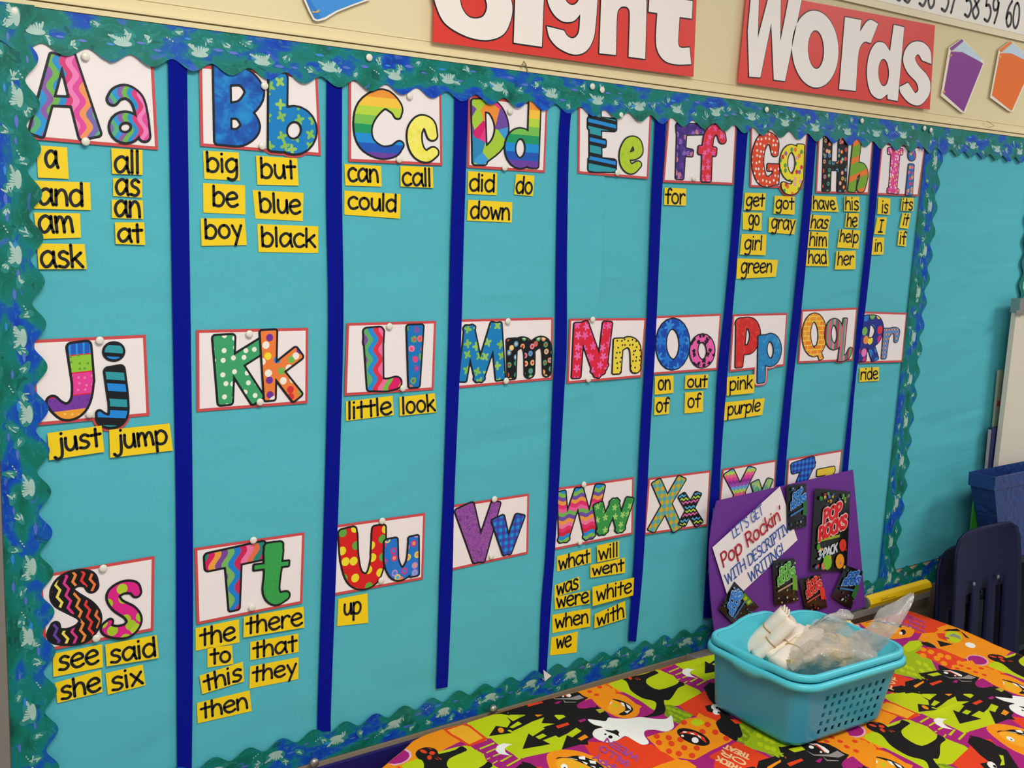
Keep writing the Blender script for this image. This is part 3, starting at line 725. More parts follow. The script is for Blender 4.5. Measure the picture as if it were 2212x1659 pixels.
card('V', [(972,1092),(1143,1066),(1140.5,1196),(968,1234)], [
 (K, C14, [[(265,440,92),(365,785,66)], [(380,785,66),(508,370,50)]], p_mottle(['5C2C88', '7A3C98', 'A85CA8', '6A3490', 'B870A8'], 55, 3.0), {}),
 (k_, C14, [[(542,512,64),(605,738,48)], [(618,735,48),(708,482,52)]], p_plaid('2C90E0', '1C60C0', '5038A0', .0135), {}),
 ], 'white alphabet card with purple swirled V and blue plaid v')
card('W', [(1200,1054.5),(1369,1030.4),(1366.6,1154),(1193,1189)], [
 (K, C14, [[(1078,275,44),(1098,628,54)], [(1098,628,54),(1218,255,48)], [(1228,255,48),(1312,598,56)], [(1312,598,56),(1398,228,52)]], p_waves(['E83070', 'F0A040', '7050A8', '80C050', '2090D8', 'D82038', 'E83070', 'F080A0', 'F0A040', '7050A8', '70B850', 'F060A0'], .094, .0024, .03, horiz=True), {}),
 (k_, C14, [[(1392,380,50),(1425,562,52)], [(1425,562,52),(1525,345,46)], [(1525,345,46),(1575,548,46)], [(1575,548,46),(1648,330,44)]], p_dots('349848', ['98D068', 'A8D870'], .021, .36, .6, petals=5), {}),
 ], 'white alphabet card with wavy banded W and green starry w')
card('X', [(1400.8,1033),(1535,1016),(1528.5,1136),(1391,1155.7)], [
 (K, C14, [[(1895,185,48),(2052,535,50)], [(2085,160,48),(1858,548,44)]], p_plaid('F0A030', '78B860', '58A0D8', .0155), {}),
 (k_, C16, [[(395,1500,34),(505,1680,36)], [(498,1490,33),(400,1680,36)]], p_waves(['101010', '101010', 'E868B0', '101010', 'B8E040', '101010', '50B0E0'], .028, .0022, .012, horiz=True, zig=True), {}),
 ], 'white alphabet card with orange blue plaid X and black zigzag x')
card('Y', [(1561,1013),(1677,993),(1671,1105),(1550,1125)], [
 (K, C17, [[(305,268,52),(382,420,48)], [(475,232,44),(382,420,48)], [(382,420,48),(350,560,48)]], p_waves(['8C2C98', 'D84098', 'F06890', 'B8D850', '60A8D8', 'A04CB0'], .044, .0022, .012, horiz=True, zig=True), {}),
 (k_, C17, [[(520,345,42),(560,480,38)], [(632,320,34),(560,480,38)], [(560,480,38),(520,560,36)]], p_mottle(['78B830', 'C8D850', '58A8A0', '88C040'], 45), {}),
 ], 'white alphabet card with purple chevron Y and green y')
card('Z', [(1702.5,991.6),(1819.5,971.4),(1807,1085),(1695,1105)], [
 (K, C17, [[(872,195,54),(970,165,60)], [(970,185,56),(890,370,48)], [(890,390,50),(990,370,50)]], p_plaid('2C88E0', '1C58C0', '1C2C88', .0135), {}),
 (k_, C17, [[(1070,238,36),(1162,220,36)], [(1160,230,34),(1085,350,32)], [(1085,360,34),(1170,345,34)]], p_mottle(['F0D840', 'F0C030'], 60), {}),
 ], 'white alphabet card with blue plaid Z and yellow z')

# ================================================================== handwriting-style print
FONT = {
 'a': (1.02, [('s', [(.76,.82),(.46,1),(.12,.78),(.03,.4),(.22,.04),(.5,.1),(.74,.42)]), ('l', [(.8,.97),(.79,.3),(.9,.0)])]),
 'b': (.98, [('l', [(.06,1.42),(.06,0)]), ('s', [(.08,.72),(.38,.98),(.7,.82),(.8,.45),(.62,.06),(.3,-.02),(.06,.12)])]),
 'c': (.88, [('s', [(.72,.86),(.45,1),(.12,.8),(.03,.42),(.2,.05),(.5,0),(.76,.14)])]),
 'd': (.98, [('l', [(.78,1.42),(.78,0)]), ('s', [(.78,.78),(.45,.98),(.12,.78),(.03,.4),(.22,.02),(.52,.04),(.78,.3)])]),
 'e': (.96, [('s', [(.08,.5),(.42,.54),(.78,.66),(.66,.94),(.4,1),(.1,.78),(.03,.38),(.26,.03),(.56,0),(.82,.15)])]),
 'f': (.74, [('s', [(.72,1.3),(.54,1.43),(.34,1.3),(.3,1),(.3,0)]), ('l', [(0,.84),(.62,.86)])]),
 'g': (.98, [('s', [(.76,.85),(.45,1),(.12,.78),(.04,.42),(.22,.06),(.52,.1),(.76,.42)]), ('s', [(.78,.95),(.78,.2),(.72,-.35),(.45,-.56),(.12,-.46)])]),
 'h': (.9, [('l', [(.06,1.42),(.06,0)]), ('s', [(.06,.6),(.32,.95),(.6,.88),(.7,.5),(.72,0)])]),
 'i': (.34, [('l', [(.08,.95),(.08,0)]), ('l', [(.08,1.32),(.085,1.33)])]),
 'j': (.55, [('s', [(.34,.95),(.35,0),(.28,-.42),(.04,-.54),(-.14,-.38)]), ('l', [(.34,1.32),(.345,1.33)])]),
 'k': (.84, [('l', [(.06,1.42),(.06,0)]), ('l', [(.66,.92),(.1,.42)]), ('l', [(.26,.55),(.72,0)])]),
 'l': (.34, [('l', [(.08,1.42),(.08,0)])]),
 'm': (1.3, [('l', [(.06,.95),(.1,0)]), ('s', [(.09,.6),(.28,.93),(.48,.85),(.56,.4),(.58,0)]), ('s', [(.58,.55),(.8,.93),(1.0,.85),(1.08,.4),(1.12,0)])]),
 'n': (.92, [('l', [(.06,.95),(.06,0)]), ('s', [(.06,.6),(.34,.95),(.6,.88),(.72,.5),(.74,0)])]),
 'o': (.98, [('o', [(.42,.49,.38,.48)])]),
 'p': (.98, [('l', [(.06,.95),(.06,-.56)]), ('s', [(.08,.72),(.38,.98),(.7,.82),(.8,.45),(.62,.06),(.3,-.02),(.06,.12)])]),
 'r': (.76, [('l', [(.06,.95),(.06,0)]), ('s', [(.06,.52),(.22,.84),(.46,.96),(.64,.84)])]),
 's': (.82, [('s', [(.66,.86),(.4,1),(.14,.84),(.2,.6),(.52,.45),(.64,.22),(.42,0),(.06,.06)])]),
 't': (.74, [('l', [(.32,1.32),(.32,0)]), ('l', [(0,.86),(.64,.9)])]),
 'u': (.92, [('s', [(.06,.95),(.06,.35),(.24,.02),(.5,.06),(.68,.42),(.7,.95)]), ('l', [(.7,.95),(.76,0)])]),
 'v': (.86, [('l', [(.04,.95),(.36,0),(.7,.95)])]),
 'w': (1.14, [('l', [(.02,.95),(.24,0),(.5,.74),(.78,0),(1.0,.95)])]),
 'x': (.84, [('l', [(.05,.95),(.68,0)]), ('l', [(.66,.95),(.05,0)])]),
 'y': (.88, [('l', [(.05,.95),(.38,.16)]), ('l', [(.72,.95),(.22,-.56)])]),
 'I': (.66, [('l', [(.3,1.38),(.3,0)]), ('l', [(.06,1.38),(.56,1.38)]), ('l', [(.04,0),(.56,0)])]),
 ' ': (.6, []), "'": (.3, [('l', [(.12,1.45),(.08,1.15)])]), '!': (.36, [('l', [(.12,1.4),(.12,.4)]), ('l', [(.12,.03),(.125,.03)])]), '-': (.6, [('l', [(.06,.6),(.46,.6)])]),
 'L': (.84, [('l', [(.06,1.4),(.06,0),(.68,0)])]), 'E': (.88, [('l', [(.72,1.4),(.06,1.4),(.06,0),(.72,0)]), ('l', [(.06,.74),(.62,.74)])]),
 'T': (.98, [('l', [(.44,1.4),(.44,0)]), ('l', [(0,1.4),(.88,1.4)])]), 'S': (.92, [('s', [(.76,1.22),(.5,1.42),(.16,1.3),(.12,.98),(.42,.76),(.74,.54),(.76,.2),(.46,-.02),(.06,.14)])]),
 'G': (1.14, [('s', [(.94,1.18),(.62,1.42),(.2,1.2),(.05,.7),(.2,.18),(.58,-.02),(.94,.2)]), ('l', [(.94,.2),(.94,.64),(.6,.64)])]),
 'P': (.88, [('l', [(.06,0),(.06,1.4)]), ('s', [(.06,1.4),(.5,1.4),(.74,1.06),(.5,.68),(.06,.66)])]),
 'W': (1.5, [('l', [(0,1.4),(.33,0),(.68,1.2),(1.03,0),(1.36,1.4)])]), 'H': (1.08, [('l', [(.06,1.4),(.06,0)]), ('l', [(.92,1.4),(.92,0)]), ('l', [(.06,.74),(.92,.74)])]),
 'D': (1.12, [('l', [(.06,0),(.06,1.4)]), ('s', [(.06,1.4),(.5,1.38),(.92,1.08),(.92,.36),(.5,.02),(.06,0)])]),
 'C': (1.0, [('s', [(.88,1.2),(.58,1.42),(.2,1.22),(.05,.7),(.2,.16),(.58,-.02),(.9,.18)])]), 'R': (.96, [('l', [(.06,0),(.06,1.4)]), ('s', [(.06,1.4),(.5,1.4),(.74,1.06),(.5,.7),(.06,.68)]), ('l', [(.4,.68),(.82,0)])]),
 'V': (1.06, [('l', [(0,1.4),(.48,0),(.96,1.4)])]), 'N': (1.12, [('l', [(.06,0),(.06,1.4),(.94,0),(.94,1.4)])]), 'O': (1.2, [('o', [(.55,.7,.5,.7)])]), 'K': (.96, [('l', [(.06,1.4),(.06,0)]), ('l', [(.82,1.4),(.1,.62)]), ('l', [(.34,.86),(.88,0)])]),
 'A': (1.08, [('l', [(0,0),(.5,1.4),(1.0,0)]), ('l', [(.18,.46),(.82,.46)])]), 'B': (.9, [('l', [(.06,0),(.06,1.4)]), ('s', [(.06,1.4),(.5,1.38),(.66,1.06),(.06,.76)]), ('s', [(.06,.76),(.56,.74),(.78,.38),(.5,.02),(.06,0)])]),
 'Y': (.98, [('l', [(0,1.4),(.44,.7),(.88,1.4)]), ('l', [(.44,.7),(.44,0)])]),
 '3': (.9, [('s', [(.1,1.3),(.44,1.42),(.7,1.1),(.36,.78),(.76,.44),(.48,0),(.06,.08)])]), '5': (.9, [('l', [(.68,1.4),(.16,1.4),(.12,.82)]), ('s', [(.12,.82),(.5,.88),(.76,.5),(.5,.02),(.06,.08)])]),
 '6': (.9, [('s', [(.6,1.42),(.24,1.0),(.06,.44),(.34,0),(.7,.2),(.66,.64),(.3,.74),(.08,.4)])]), '7': (.9, [('l', [(.04,1.4),(.74,1.4),(.24,0)])]),
 '8': (.9, [('s', [(.4,.76),(.1,1.08),(.4,1.42),(.7,1.08),(.4,.76),(.04,.36),(.4,0),(.76,.36),(.4,.76)])]), '9': (.9, [('s', [(.7,1.1),(.4,1.42),(.06,1.1),(.22,.72),(.6,.8),(.72,1.2),(.66,.6),(.4,0)])]),
 '0': (.95, [('o', [(.42,.7,.38,.7)])]),
}
def write(mb, txt, f, x0, x1, base, xh, r, rx_=None):
    """strokes of txt; f maps (metres right, metres up) to the surface; x0..x1 the extent of the text"""
    adv = sum(FONT[c][0] for c in txt); last = FONT[txt[-1]]
    tot = adv - .14; kx = (x1 - x0) / tot if x1 is not None else xh
    x = x0
    for c in txt:
        wd, sts = FONT[c]
        for t, pts in sts:
            if t == 'o':
                cx, cy, a, b_ = pts[0]; P = [(cx + a * math.cos(k * math.pi / 10 + 1.6), cy + b_ * math.sin(k * math.pi / 10 + 1.6)) for k in range(21)]
            elif t == 's': P = [tuple(q) for q in catmull(pts, 4)]
            else: P = pts
            Q = [np.array((x + p[0] * kx, base + p[1] * xh)) for p in P]
            n = len(Q); L_ = []; R_ = []
            for i in range(n):
                d = Q[min(i + 1, n - 1)] - Q[max(i - 1, 0)]; d = d / (np.linalg.norm(d) + 1e-12)
                if 0 < i < n - 1 and t == 'l':
                    d1 = Q[i] - Q[i - 1]; d2 = Q[i + 1] - Q[i]; d1 /= np.linalg.norm(d1); d2 /= np.linalg.norm(d2); d = d1
                    nn = np.array((-d1[1], d1[0])) * r; L_.append(Q[i] + nn); R_.append(Q[i] - nn); d = d2
                nn = np.array((-d[1], d[0])) * r; L_.append(Q[i] + nn); R_.append(Q[i] - nn)
            vs = [f(*q) for pr in zip(L_, R_) for q in pr]; m = len(L_)
            mb.add(vs, [(2 * i, 2 * i + 1, 2 * i + 3, 2 * i + 2) for i in range(m - 1)])
            caps = [Q[0], Q[-1]] + (Q[1:-1] if t == 'l' else [])
            for c_ in caps:
                mb.add([f(*(c_ + r * np.array((math.cos(a), math.sin(a))))) for a in [k * math.pi / 5 for k in range(10)]], [tuple(range(10))])
        x += wd * kx
def surf(Q, lift):
    """Q: BL, BR, TR, TL (world, metres). returns f(x, y) with x,y in metres along the plate plus width and height"""
    BL, BR, TR, TL = [np.array(q, dtype=float) for q in Q]
    wd = (np.linalg.norm(BR - BL) + np.linalg.norm(TR - TL)) / 2; hg = (np.linalg.norm(TL - BL) + np.linalg.norm(TR - BR)) / 2
    nr = np.cross(BR - BL, TL - BL); nr /= np.linalg.norm(nr)
    def f(x, y):
        s, t = x / wd, y / hg
        return tuple((BL * (1 - s) + BR * s) * (1 - t) + (TL * (1 - s) + TR * s) * t + nr * lift)
    return f, wd, hg
M_yel = plain('yellow_cardstock', 'F6D315', 0.36, 0.4, vary=0.03, nscale=20)
WORDS = [
 (C5, 'Aa', [('a',[(310,55),(572,72),(587,342),(325,330)],.22,.70,.34),('all',[(950,80),(1215,95),(1217,308),(957,297)],.05,.93,.06),('as',[(965,335),(1213,345),(1213,502),(965,488)],.05,.94,.10),
   ('an',[(952,518),(1218,525),(1223,685),(955,675)],.06,.94,.10),('at',[(980,712),(1230,712),(1240,905),(987,897)],.05,.93,.12),('and',[(285,355),(768,372),(778,608),(290,595)],.06,.88,.15),
   ('am',[(290,628),(682,635),(692,843),(312,855)],.05,.86,.24),('ask',[(315,892),(722,898),(742,1110),(330,1112)],.03,.94,.08)]),
 (C7, 'Bb', [('big',[(152,180),(458,195),(467,435),(163,420)],.05,.98,.28),('but',[(605,222),(955,245),(968,478),(615,470)],.07,.95,.26),('be',[(152,455),(510,475),(515,725),(155,708)],.2,.84,.26),
   ('blue',[(575,515),(1010,540),(1003,780),(600,760)],.09,.96,.26),('boy',[(132,757),(508,757),(527,985),(140,992)],.06,.93,.28),('black',[(615,805),(1135,825),(1135,1052),(627,1045)],.04,.96,.22)]),
 (C7, 'Cc', [('can',[(1358,292),(1672,310),(1677,487),(1367,477)],.06,.93,.22),('call',[(1836,308),(2112,320),(2118,498),(1838,485)],.03,.95,.08),('could',[(1358,520),(1838,550),(1833,760),(1358,725)],.05,.94,.28)]),
 (C12, 'Dd', [('did',[(440,195),(688,212),(683,403),(435,390)],.03,.94,.16),('do',[(848,222),(1005,235),(993,410),(832,395)],.03,.97,.10),('down',[(440,440),(817,462),(812,635),(430,618)],.05,.96,.14)]),
 (C15, 'Ff', [('for',[(262,640),(422,648),(422,775),(258,770)],.02,.97,.10)]),
 (C15, 'Gg', [('get',[(862,678),(1018,682),(1010,812),(852,808)],.06,.96,.26),('got',[(1085,700),(1233,708),(1232,842),(1075,835)],.05,.97,.30),('go',[(845,825),(987,828),(985,962),(845,952)],.28,.9,.30),
   ('gray',[(1042,862),(1245,878),(1230,990),(1037,975)],.08,.98,.30),('girl',[(838,985),(1022,990),(1015,1145),(823,1140)],.13,.86,.26),('green',[(805,1168),(1108,1180),(1092,1305),(797,1322)],.09,.88,.28)]),
 (C15, 'Hh', [('have',[(1362,700),(1540,708),(1562,822),(1360,815)],.03,.92,.16),('his',[(1605,705),(1713,708),(1720,820),(1602,817)],.03,.96,.12),('has',[(1352,842),(1503,850),(1482,962),(1337,955)],.05,.95,.14),
   ('he',[(1618,830),(1713,832),(1705,942),(1607,938)],.08,.93,.10),('him',[(1340,968),(1485,973),(1482,1095),(1327,1090)],.05,.95,.16),('help',[(1570,950),(1722,960),(1708,1098),(1550,1088)],.04,.97,.34),
   ('had',[(1322,1105),(1480,1108),(1490,1228),(1315,1225)],.07,.92,.18),('her',[(1545,1115),(1688,1110),(1687,1250),(1533,1252)],.07,.92,.26)]),
 (C15, 'Ii', [('is',[(1858,712),(1947,722),(1943,843),(1850,838)],.3,.86,.10),('its',[(2035,715),(2122,718),(2118,815),(2025,812)],.04,.96,.08),('I',[(1850,862),(1922,862),(1907,992),(1825,987)],.28,.72,.14),
   ('it',[(2038,830),(2100,832),(2080,948),(2015,940)],.25,.9,.22),('in',[(1815,1012),(1902,1012),(1895,1140),(1802,1142)],.22,.86,.20),('if',[(2012,960),(2070,960),(2065,1080),(2000,1072)],.15,.95,.14)]),
 (C16, 'Oo', [('on',[(190,598),(328,592),(327,722),(187,735)],.14,.86,.24),('out',[(418,590),(588,582),(583,685),(412,692)],.07,.97,.12),('of',[(188,755),(300,750),(293,878),(183,888)],.08,.96,.16),('of',[(415,718),(550,708),(548,862),(410,875)],.12,.86,.26)]),
 (C16, 'Pp', [('pink',[(728,603),(937,583),(928,722),(725,742)],.08,.93,.28),('purple',[(710,793),(1010,760),(990,885),(705,927)],.07,.92,.28)]),
 (C16, 'Rr', [('ride',[(1720,535),(1862,528),(1862,630),(1715,640)],.03,.95,.16)]),
 (C6, 'Jj', [('just',[(405,1010),(868,945),(890,1170),(420,1240)],.12,.97,.26),('jump',[(932,982),(1447,927),(1475,1158),(940,1220)],.08,.95,.30)]),
 (C8, 'Ll', [('little',[(1372,818),(1770,770),(1780,935),(1372,985)],.03,.97,.09),('look',[(1828,780),(2130,748),(2145,910),(1832,942)],.05,.98,.10)]),
 (C9, 'Ss', [('see',[(450,1235),(872,1152),(880,1348),(455,1432)],.08,.93,.24),('said',[(898,1155),(1337,1073),(1355,1270),(910,1342)],.05,.97,.13),('she',[(468,1482),(862,1372),(875,1560),(490,1655)],.06,.98,.12),('six',[(900,1400),(1218,1325),(1243,1502),(920,1583)],.08,.97,.13)]),
 (C10, 'Tt', [('the',[(88,1095),(460,1018),(463,1215),(90,1287)],.08,.92,.18),('there',[(500,997),(1010,910),(1017,1088),(497,1175)],.03,.98,.16),('that',[(555,1212),(965,1140),(968,1298),(555,1368)],.04,.97,.10),
   ('to',[(190,1262),(400,1240),(410,1400),(190,1430)],.08,.95,.16),('this',[(122,1500),(492,1380),(503,1548),(145,1657)],.05,.97,.12),('they',[(553,1420),(968,1343),(965,1528),(548,1610)],.04,.97,.28)]),
 (CT, 'Tt', [('then',[(93,143),(513,42),(530,207),(100,305)],.05,.95,.2)]),
 (C10, 'Uu', [('up',[(1308,845),(1555,795),(1562,1048),(1297,1077)],.17,.80,.38)]),
 (C14, 'Ww', [('what',[(1040,797),(1327,725),(1330,852),(1040,927)],.03,.97,.10),('will',[(1380,705),(1570,663),(1570,810),(1385,848)],.04,.97,.13),('went',[(1325,872),(1618,808),(1622,937),(1325,980)],.04,.97,.18),
   ('was',[(1020,1045),(1228,970),(1237,1078),(1018,1145)],.06,.96,.12),('were',[(1018,1145),(1320,1088),(1322,1200),(1022,1252)],.04,.97,.14),('white',[(1342,1060),(1697,978),(1690,1130),(1345,1222)],.08,.96,.22),
   ('when',[(1000,1297),(1325,1240),(1325,1395),(1000,1452)],.06,.95,.24),('with',[(1362,1290),(1620,1178),(1628,1325),(1358,1412)],.06,.96,.12),('we',[(993,1490),(1218,1440),(1208,1617),(980,1643)],.18,.78,.36)]),
]
WXH = {'Aa': .0225, 'Bb': .0195}
ofn = 0
for cr, col, lst in WORDS:
    for i, (txt, quad, l_, r_, base) in enumerate(lst):
        off = .0105 if txt == 'white' else .0052 + .0012 * (i % 3 == 1)
        if txt in ('pink', 'just', 'jump', 'said', 'there'): off = .0075
        Q = [W(*cr(p)[:2], off) for p in quad]; Q = [Q[3], Q[2], Q[1], Q[0]]
        if off > .0042:
            root_off = off
        lab = "yellow word card reading '%s' below the %s card" % (txt, col)
        if txt == 'of':
            lab = "yellow word card reading 'of' below the word %s" % ('on' if ofn == 0 else 'out'); ofn += 1
        bend = random.Random(txt + col).uniform(-.0012, .0018)
        root = MB().sheet(Q, .0005).build('word_card', M_yel); tag(root, lab, 'word card', 'yellow sight word cards on the word wall')
        f, wd, hg = surf(Q, .0003); mb = MB()
        tall = any(c in 'bdfhklt' for c in txt); xh = {'Aa': .0225, 'Bb': .0205, 'Cc': .0205}.get(col, .0205)
        xh = min(xh, hg * (1 - base - .04) / (1.42 if tall else 1.36 if any(c in 'ij' for c in txt) else 1.0))
        if txt == 'I': xh = hg * .5
        write(mb, txt, f, wd * l_ + .0018, wd * r_ - .0018, hg * base, xh, .0022)
        mb.build('printed_word', M_ink, root)

# ================================================================== push pins
PINS = [((33,24),'in the top left corner of the word wall border',.006),((186,122),'at the top edge of the Aa card',.0075),((186,305.6),'at the bottom edge of the Aa card',.0075),((799,124),'on the top border above the Cc card',.006),
 ((573,185),'near the top of the Bb card',.0075),((568,315),'at the bottom edge of the Bb card',.0075),((887,207.6),'near the top of the Cc card',.0075),((864,344),'at the bottom edge of the Cc card',.0075),
 ((1281.5,186.6),'on the top border above the Ee card, left of two',.006),((1302.5,194),'on the top border above the Ee card, right of two',.006),((1104,240),'near the top of the Dd card',.0075),((1092,362),'at the bottom edge of the Dd card',.0075),
 ((1343,249),'near the top of the Ee card',.0075),((1335.5,373),'at the bottom edge of the Ee card',.0075),((1501,385),'at the bottom of the Ff card',.0075),((1658,236.6),'on the top border above the Gg card',.006),((1864,261),'on the top border above the Hh card',.006),
 ((1999,277),'at the border corner above the Ii card, left of two',.006),((2013,281),'at the border corner above the Ii card, right of two',.006),((216.5,736),'at the top edge of the Jj card',.0075),((195,895),'at the bottom edge of the Jj card',.0085),
 ((540,722),'at the top edge of the Kk card',.0075),((563,869),'at the bottom edge of the Kk card',.0085),((843,705.6),'at the top edge of the Ll card',.0075),((872,839),'at the bottom edge of the Ll card',.0085),((1099,694.4),'at the top edge of the Mm card',.0075),
 ((1095,823),'at the bottom edge of the Mm card',.0085),((1282,690.6),'at the top edge of the Nn card',.0075),((1273,820),'at the bottom edge of the Nn card',.0085),((1069.6,1079),'at the top edge of the Vv card',.0085),((1063.5,1202.5),'at the bottom edge of the Vv card',.0075),
 ((1263,1047),'at the top edge of the Ww card',.0085),((1255,1172),'at the bottom edge of the Ww card',.0085),((224,1229),'near the top of the Ss card',.0075),((209,1380),'at the bottom edge of the Ss card',.0075),((548.6,1168),'at the top edge of the Tt card',.0085),
 ((545.6,1313.4),'at the bottom edge of the Tt card',.0085),((827,1126),'at the top edge of the Uu card',.0085),((825,1255),'at the bottom edge of the Uu card',.0075)]
for (x, y), lab, off in PINS:
    c = W(x, y, off + .0045)
    pr = [(0.0006, -.0005), (.0028, -.0005), (.0030, .0015), (.0052, .0022), (.0060, .0032), (.0057, .0043), (.0042, .0052), (.0015, .0057)]
    o = MB().lathe([(r, h) for r, h in pr], (c[0], -off + .001, c[2]), (0, -1, 0), 18).build('push_pin', M_pin, smooth=True)
    tag(o, 'round white push pin ' + lab, 'push pin', 'white push pins')
# ================================================================== big signs above the board
def path(pts, sub=7):
    """closed outline; points with a third value are corners"""
    n = len(pts); cs = [i for i, p in enumerate(pts) if len(p) > 2]
    if not cs: return [tuple(q) for q in catmull([p[:2] for p in pts], sub, True)]
    out = []
    for a, i in enumerate(cs):
        j = cs[(a + 1) % len(cs)]; seg = [pts[(i + k) % n][:2] for k in range(((j - i) % n or n) + 1)]
        if len(seg) == 2: out.append(tuple(seg[0]))
        else: out += [tuple(q) for q in catmull(seg, sub)][:-1]
    return out
def X_(pts): return [(x, y, 1) for x, y in pts]
C4 = crop(1500, 0, 3.107)
M_sign = plain('red_poster', 'E03C30', 0.38, 0.4, vary=0.05, nscale=8)
M_cream = plain('cream_letter', 'F6ECE2', 0.5, 0.4, vary=0.01)
def sign(quad_w, letters, cr, label, lift=.0075):
    q = quad_w; root = empty('sign_panel', (sum(p[0] for p in q) / 4, -lift, min(p[2] for p in q)), label, 'sign', 'red signs above the word wall')
    MB().sheet(q, .0012).build('red_sheet', M_sign, root)
    for polys in letters:
        PP = [[(lambda w_: (w_[0], w_[2]))(W(*cr(p)[:2], lift)) for p in path(pl)] for pl in polys]
        xs_ = [p[0] for pl in PP for p in pl]; zs_ = [p[1] for pl in PP for p in pl]
        sh = area_shapes(lambda X, Z: sdf_polys(PP, X, Z), (min(xs_), max(xs_), min(zs_), max(zs_)), [0.0, .0024], res=130, eps=.0002)
        g = flat('white_letter', sh[0], lift + .0012, M_cream, root)
        flat('letter_outline', sh[1], lift + .0005, M_ink, g if g else root)
    return root
def el_(cx, cy, rx_, ry_, tilt=0, n=14): return [(cx + rx_ * math.cos(a) * math.cos(tilt) - ry_ * math.sin(a) * math.sin(tilt), cy + rx_ * math.cos(a) * math.sin(tilt) + ry_ * math.sin(a) * math.cos(tilt)) for a in [2 * math.pi * k / n for k in range(n)]]
lw = .0075
qW = [W(1594, 178.6, lw), W(2008.5, 236.6, lw), W(2019.8, 54.7, lw), W(1614, -22, lw)]
sign(qW, [
 [X_([(380,-60),(432,-60),(422,260),(505,-60),(578,-60),(573,285),(640,-60),(730,-60),(605,545),(530,535),(513,155),(440,520),(365,515),(355,210)])],
 [el_(808,330,156,258,-.05), el_(813,333,54,130,-.03)],
 [[(1008,115,1),(1118,135,1),(1108,215,1),(1150,150),(1185,135),(1230,160,1),(1180,290,1),(1140,280),(1108,320),(1094,400),(1080,610,1),(968,598,1)]],
 [[(1335,167,1),(1405,183,1),(1362,678,1),(1293,665,1),(1293,632,1),(1240,665),(1180,620),(1155,500),(1170,370),(1215,290),(1270,290),(1310,345,1)], el_(1267,487,36,92,-.02)],
 [[(1588,430,1),(1525,405,1),(1500,365),(1478,390),(1500,440),(1555,500),(1580,560),(1570,640),(1510,706),(1440,690),(1385,630),(1372,585,1),(1430,555,1),(1455,590),(1480,625),(1500,600),(1485,550),(1430,490),(1400,420),(1410,340),(1460,285),(1530,285),(1580,340)]],
], C4, "red sign with white letters reading Words, right of the other red sign")
qS = [W(935, 90, lw), W(1498, 166, lw)]; hS = .200
qS += [qS[1] + np.array((-.004, 0, hS)), qS[0] + np.array((.003, 0, hS))]
C2S = C3
sign(qS, [
 [[(x - 1975 if len(p_) == 2 else x - 1975, y) + tuple(p_[2:]) for p_ in [
   (1722,-70,1),(1740,40),(1820,200),(2000,310),(2180,342),(2320,290),(2385,150),(2388,20),(2330,-100),(2200,-190),(2060,-250),(2010,-330),(2080,-390),(2140,-340),(2160,-290,1),(2370,-270,1),(2340,-420),(2180,-530),(1960,-530),(1790,-420),(1760,-280),(1850,-150),(2020,-90),(2140,-40),(2178,50),(2150,135),(2085,160),(2015,140),(1960,60),(1940,-60,1)] for x, y in [p_[:2]]]],
 [X_([(445,-70),(688,-40),(670,400),(430,365)]), el_(575,-210,115,85)],
 [[(712,225,1),(735,320),(800,400),(900,455),(985,465),(1060,425),(1110,330),(1130,200),(1145,0),(1160,-190,1),(1010,-215,1),(990,-190),(900,-230),(780,-190),(715,-80),(725,30),(770,120),(830,175),(890,190),(950,175),(998,120,1),(990,250),(970,305),(930,328),(885,305),(860,262,1)], [(870,-60),(878,10),(930,45),(980,10),(990,-70),(930,-130)]],
 [[(1160,455,1),(1302,470,1),(1310,150),(1330,75),(1370,55),(1410,75),(1420,150),(1410,485,1),(1552,503,1),(1562,100),(1555,-20),(1490,-100),(1400,-100),(1325,-60,1),(1335,-380,1),(1190,-400,1)]],
 [[(1580,100,1),(1655,112,1),(1643,330),(1660,440),(1720,520),(1820,550),(1945,548,1),(1930,405,1),(1860,408),(1835,380),(1835,300),(1845,145,1),(1950,160,1),(1957,10,1),(1852,-5,1),(1865,-150,1),(1680,-170,1),(1665,-30,1),(1590,-40,1)]],
], C3, "red sign with white letters reading Sight, left of the other red sign")

# number line, top right
zb = W(2212, 75.6, .004)[2]
x0 = W(1835, 0, .004)[0]; x1 = 3.35
t = MB().sheet([(x0 - .5, -.004, zb), (x1, -.004, zb), (x1, -.004, zb + .155), (x0 - .5, -.004, zb + .155)], .002).build('number_line', plain('number_paper', 'F3EADB', .5))
tag(t, 'long white number line strip with black numerals from 55 to 60', 'number line')
for txt, cx in (('55', 1395), ('56', 1555), ('57', 1705), ('58', 1862), ('59', 1995), ('60', 2140)):
    X = W(*C4((cx, 60))[:2], .004)[0]; wd = .062
    f = lambda x, y: (x, -.0046, y)
    zc = W(*C4((2140, 185))[:2], .0046)[2]
    mb = MB(); write(mb, txt, f, X - wd / 2, X + wd / 2, zc, .0445, .0036); mb.build('numeral', M_ink, t)
t2 = MB().sheet([(x0 - .5, -.003, zb - .016), (x1, -.003, zb - .016), (x1, -.003, zb), (x0 - .5, -.003, zb)], .001).build('strip_edge', plain('cream_strip', 'EBDDB6', .55), t)

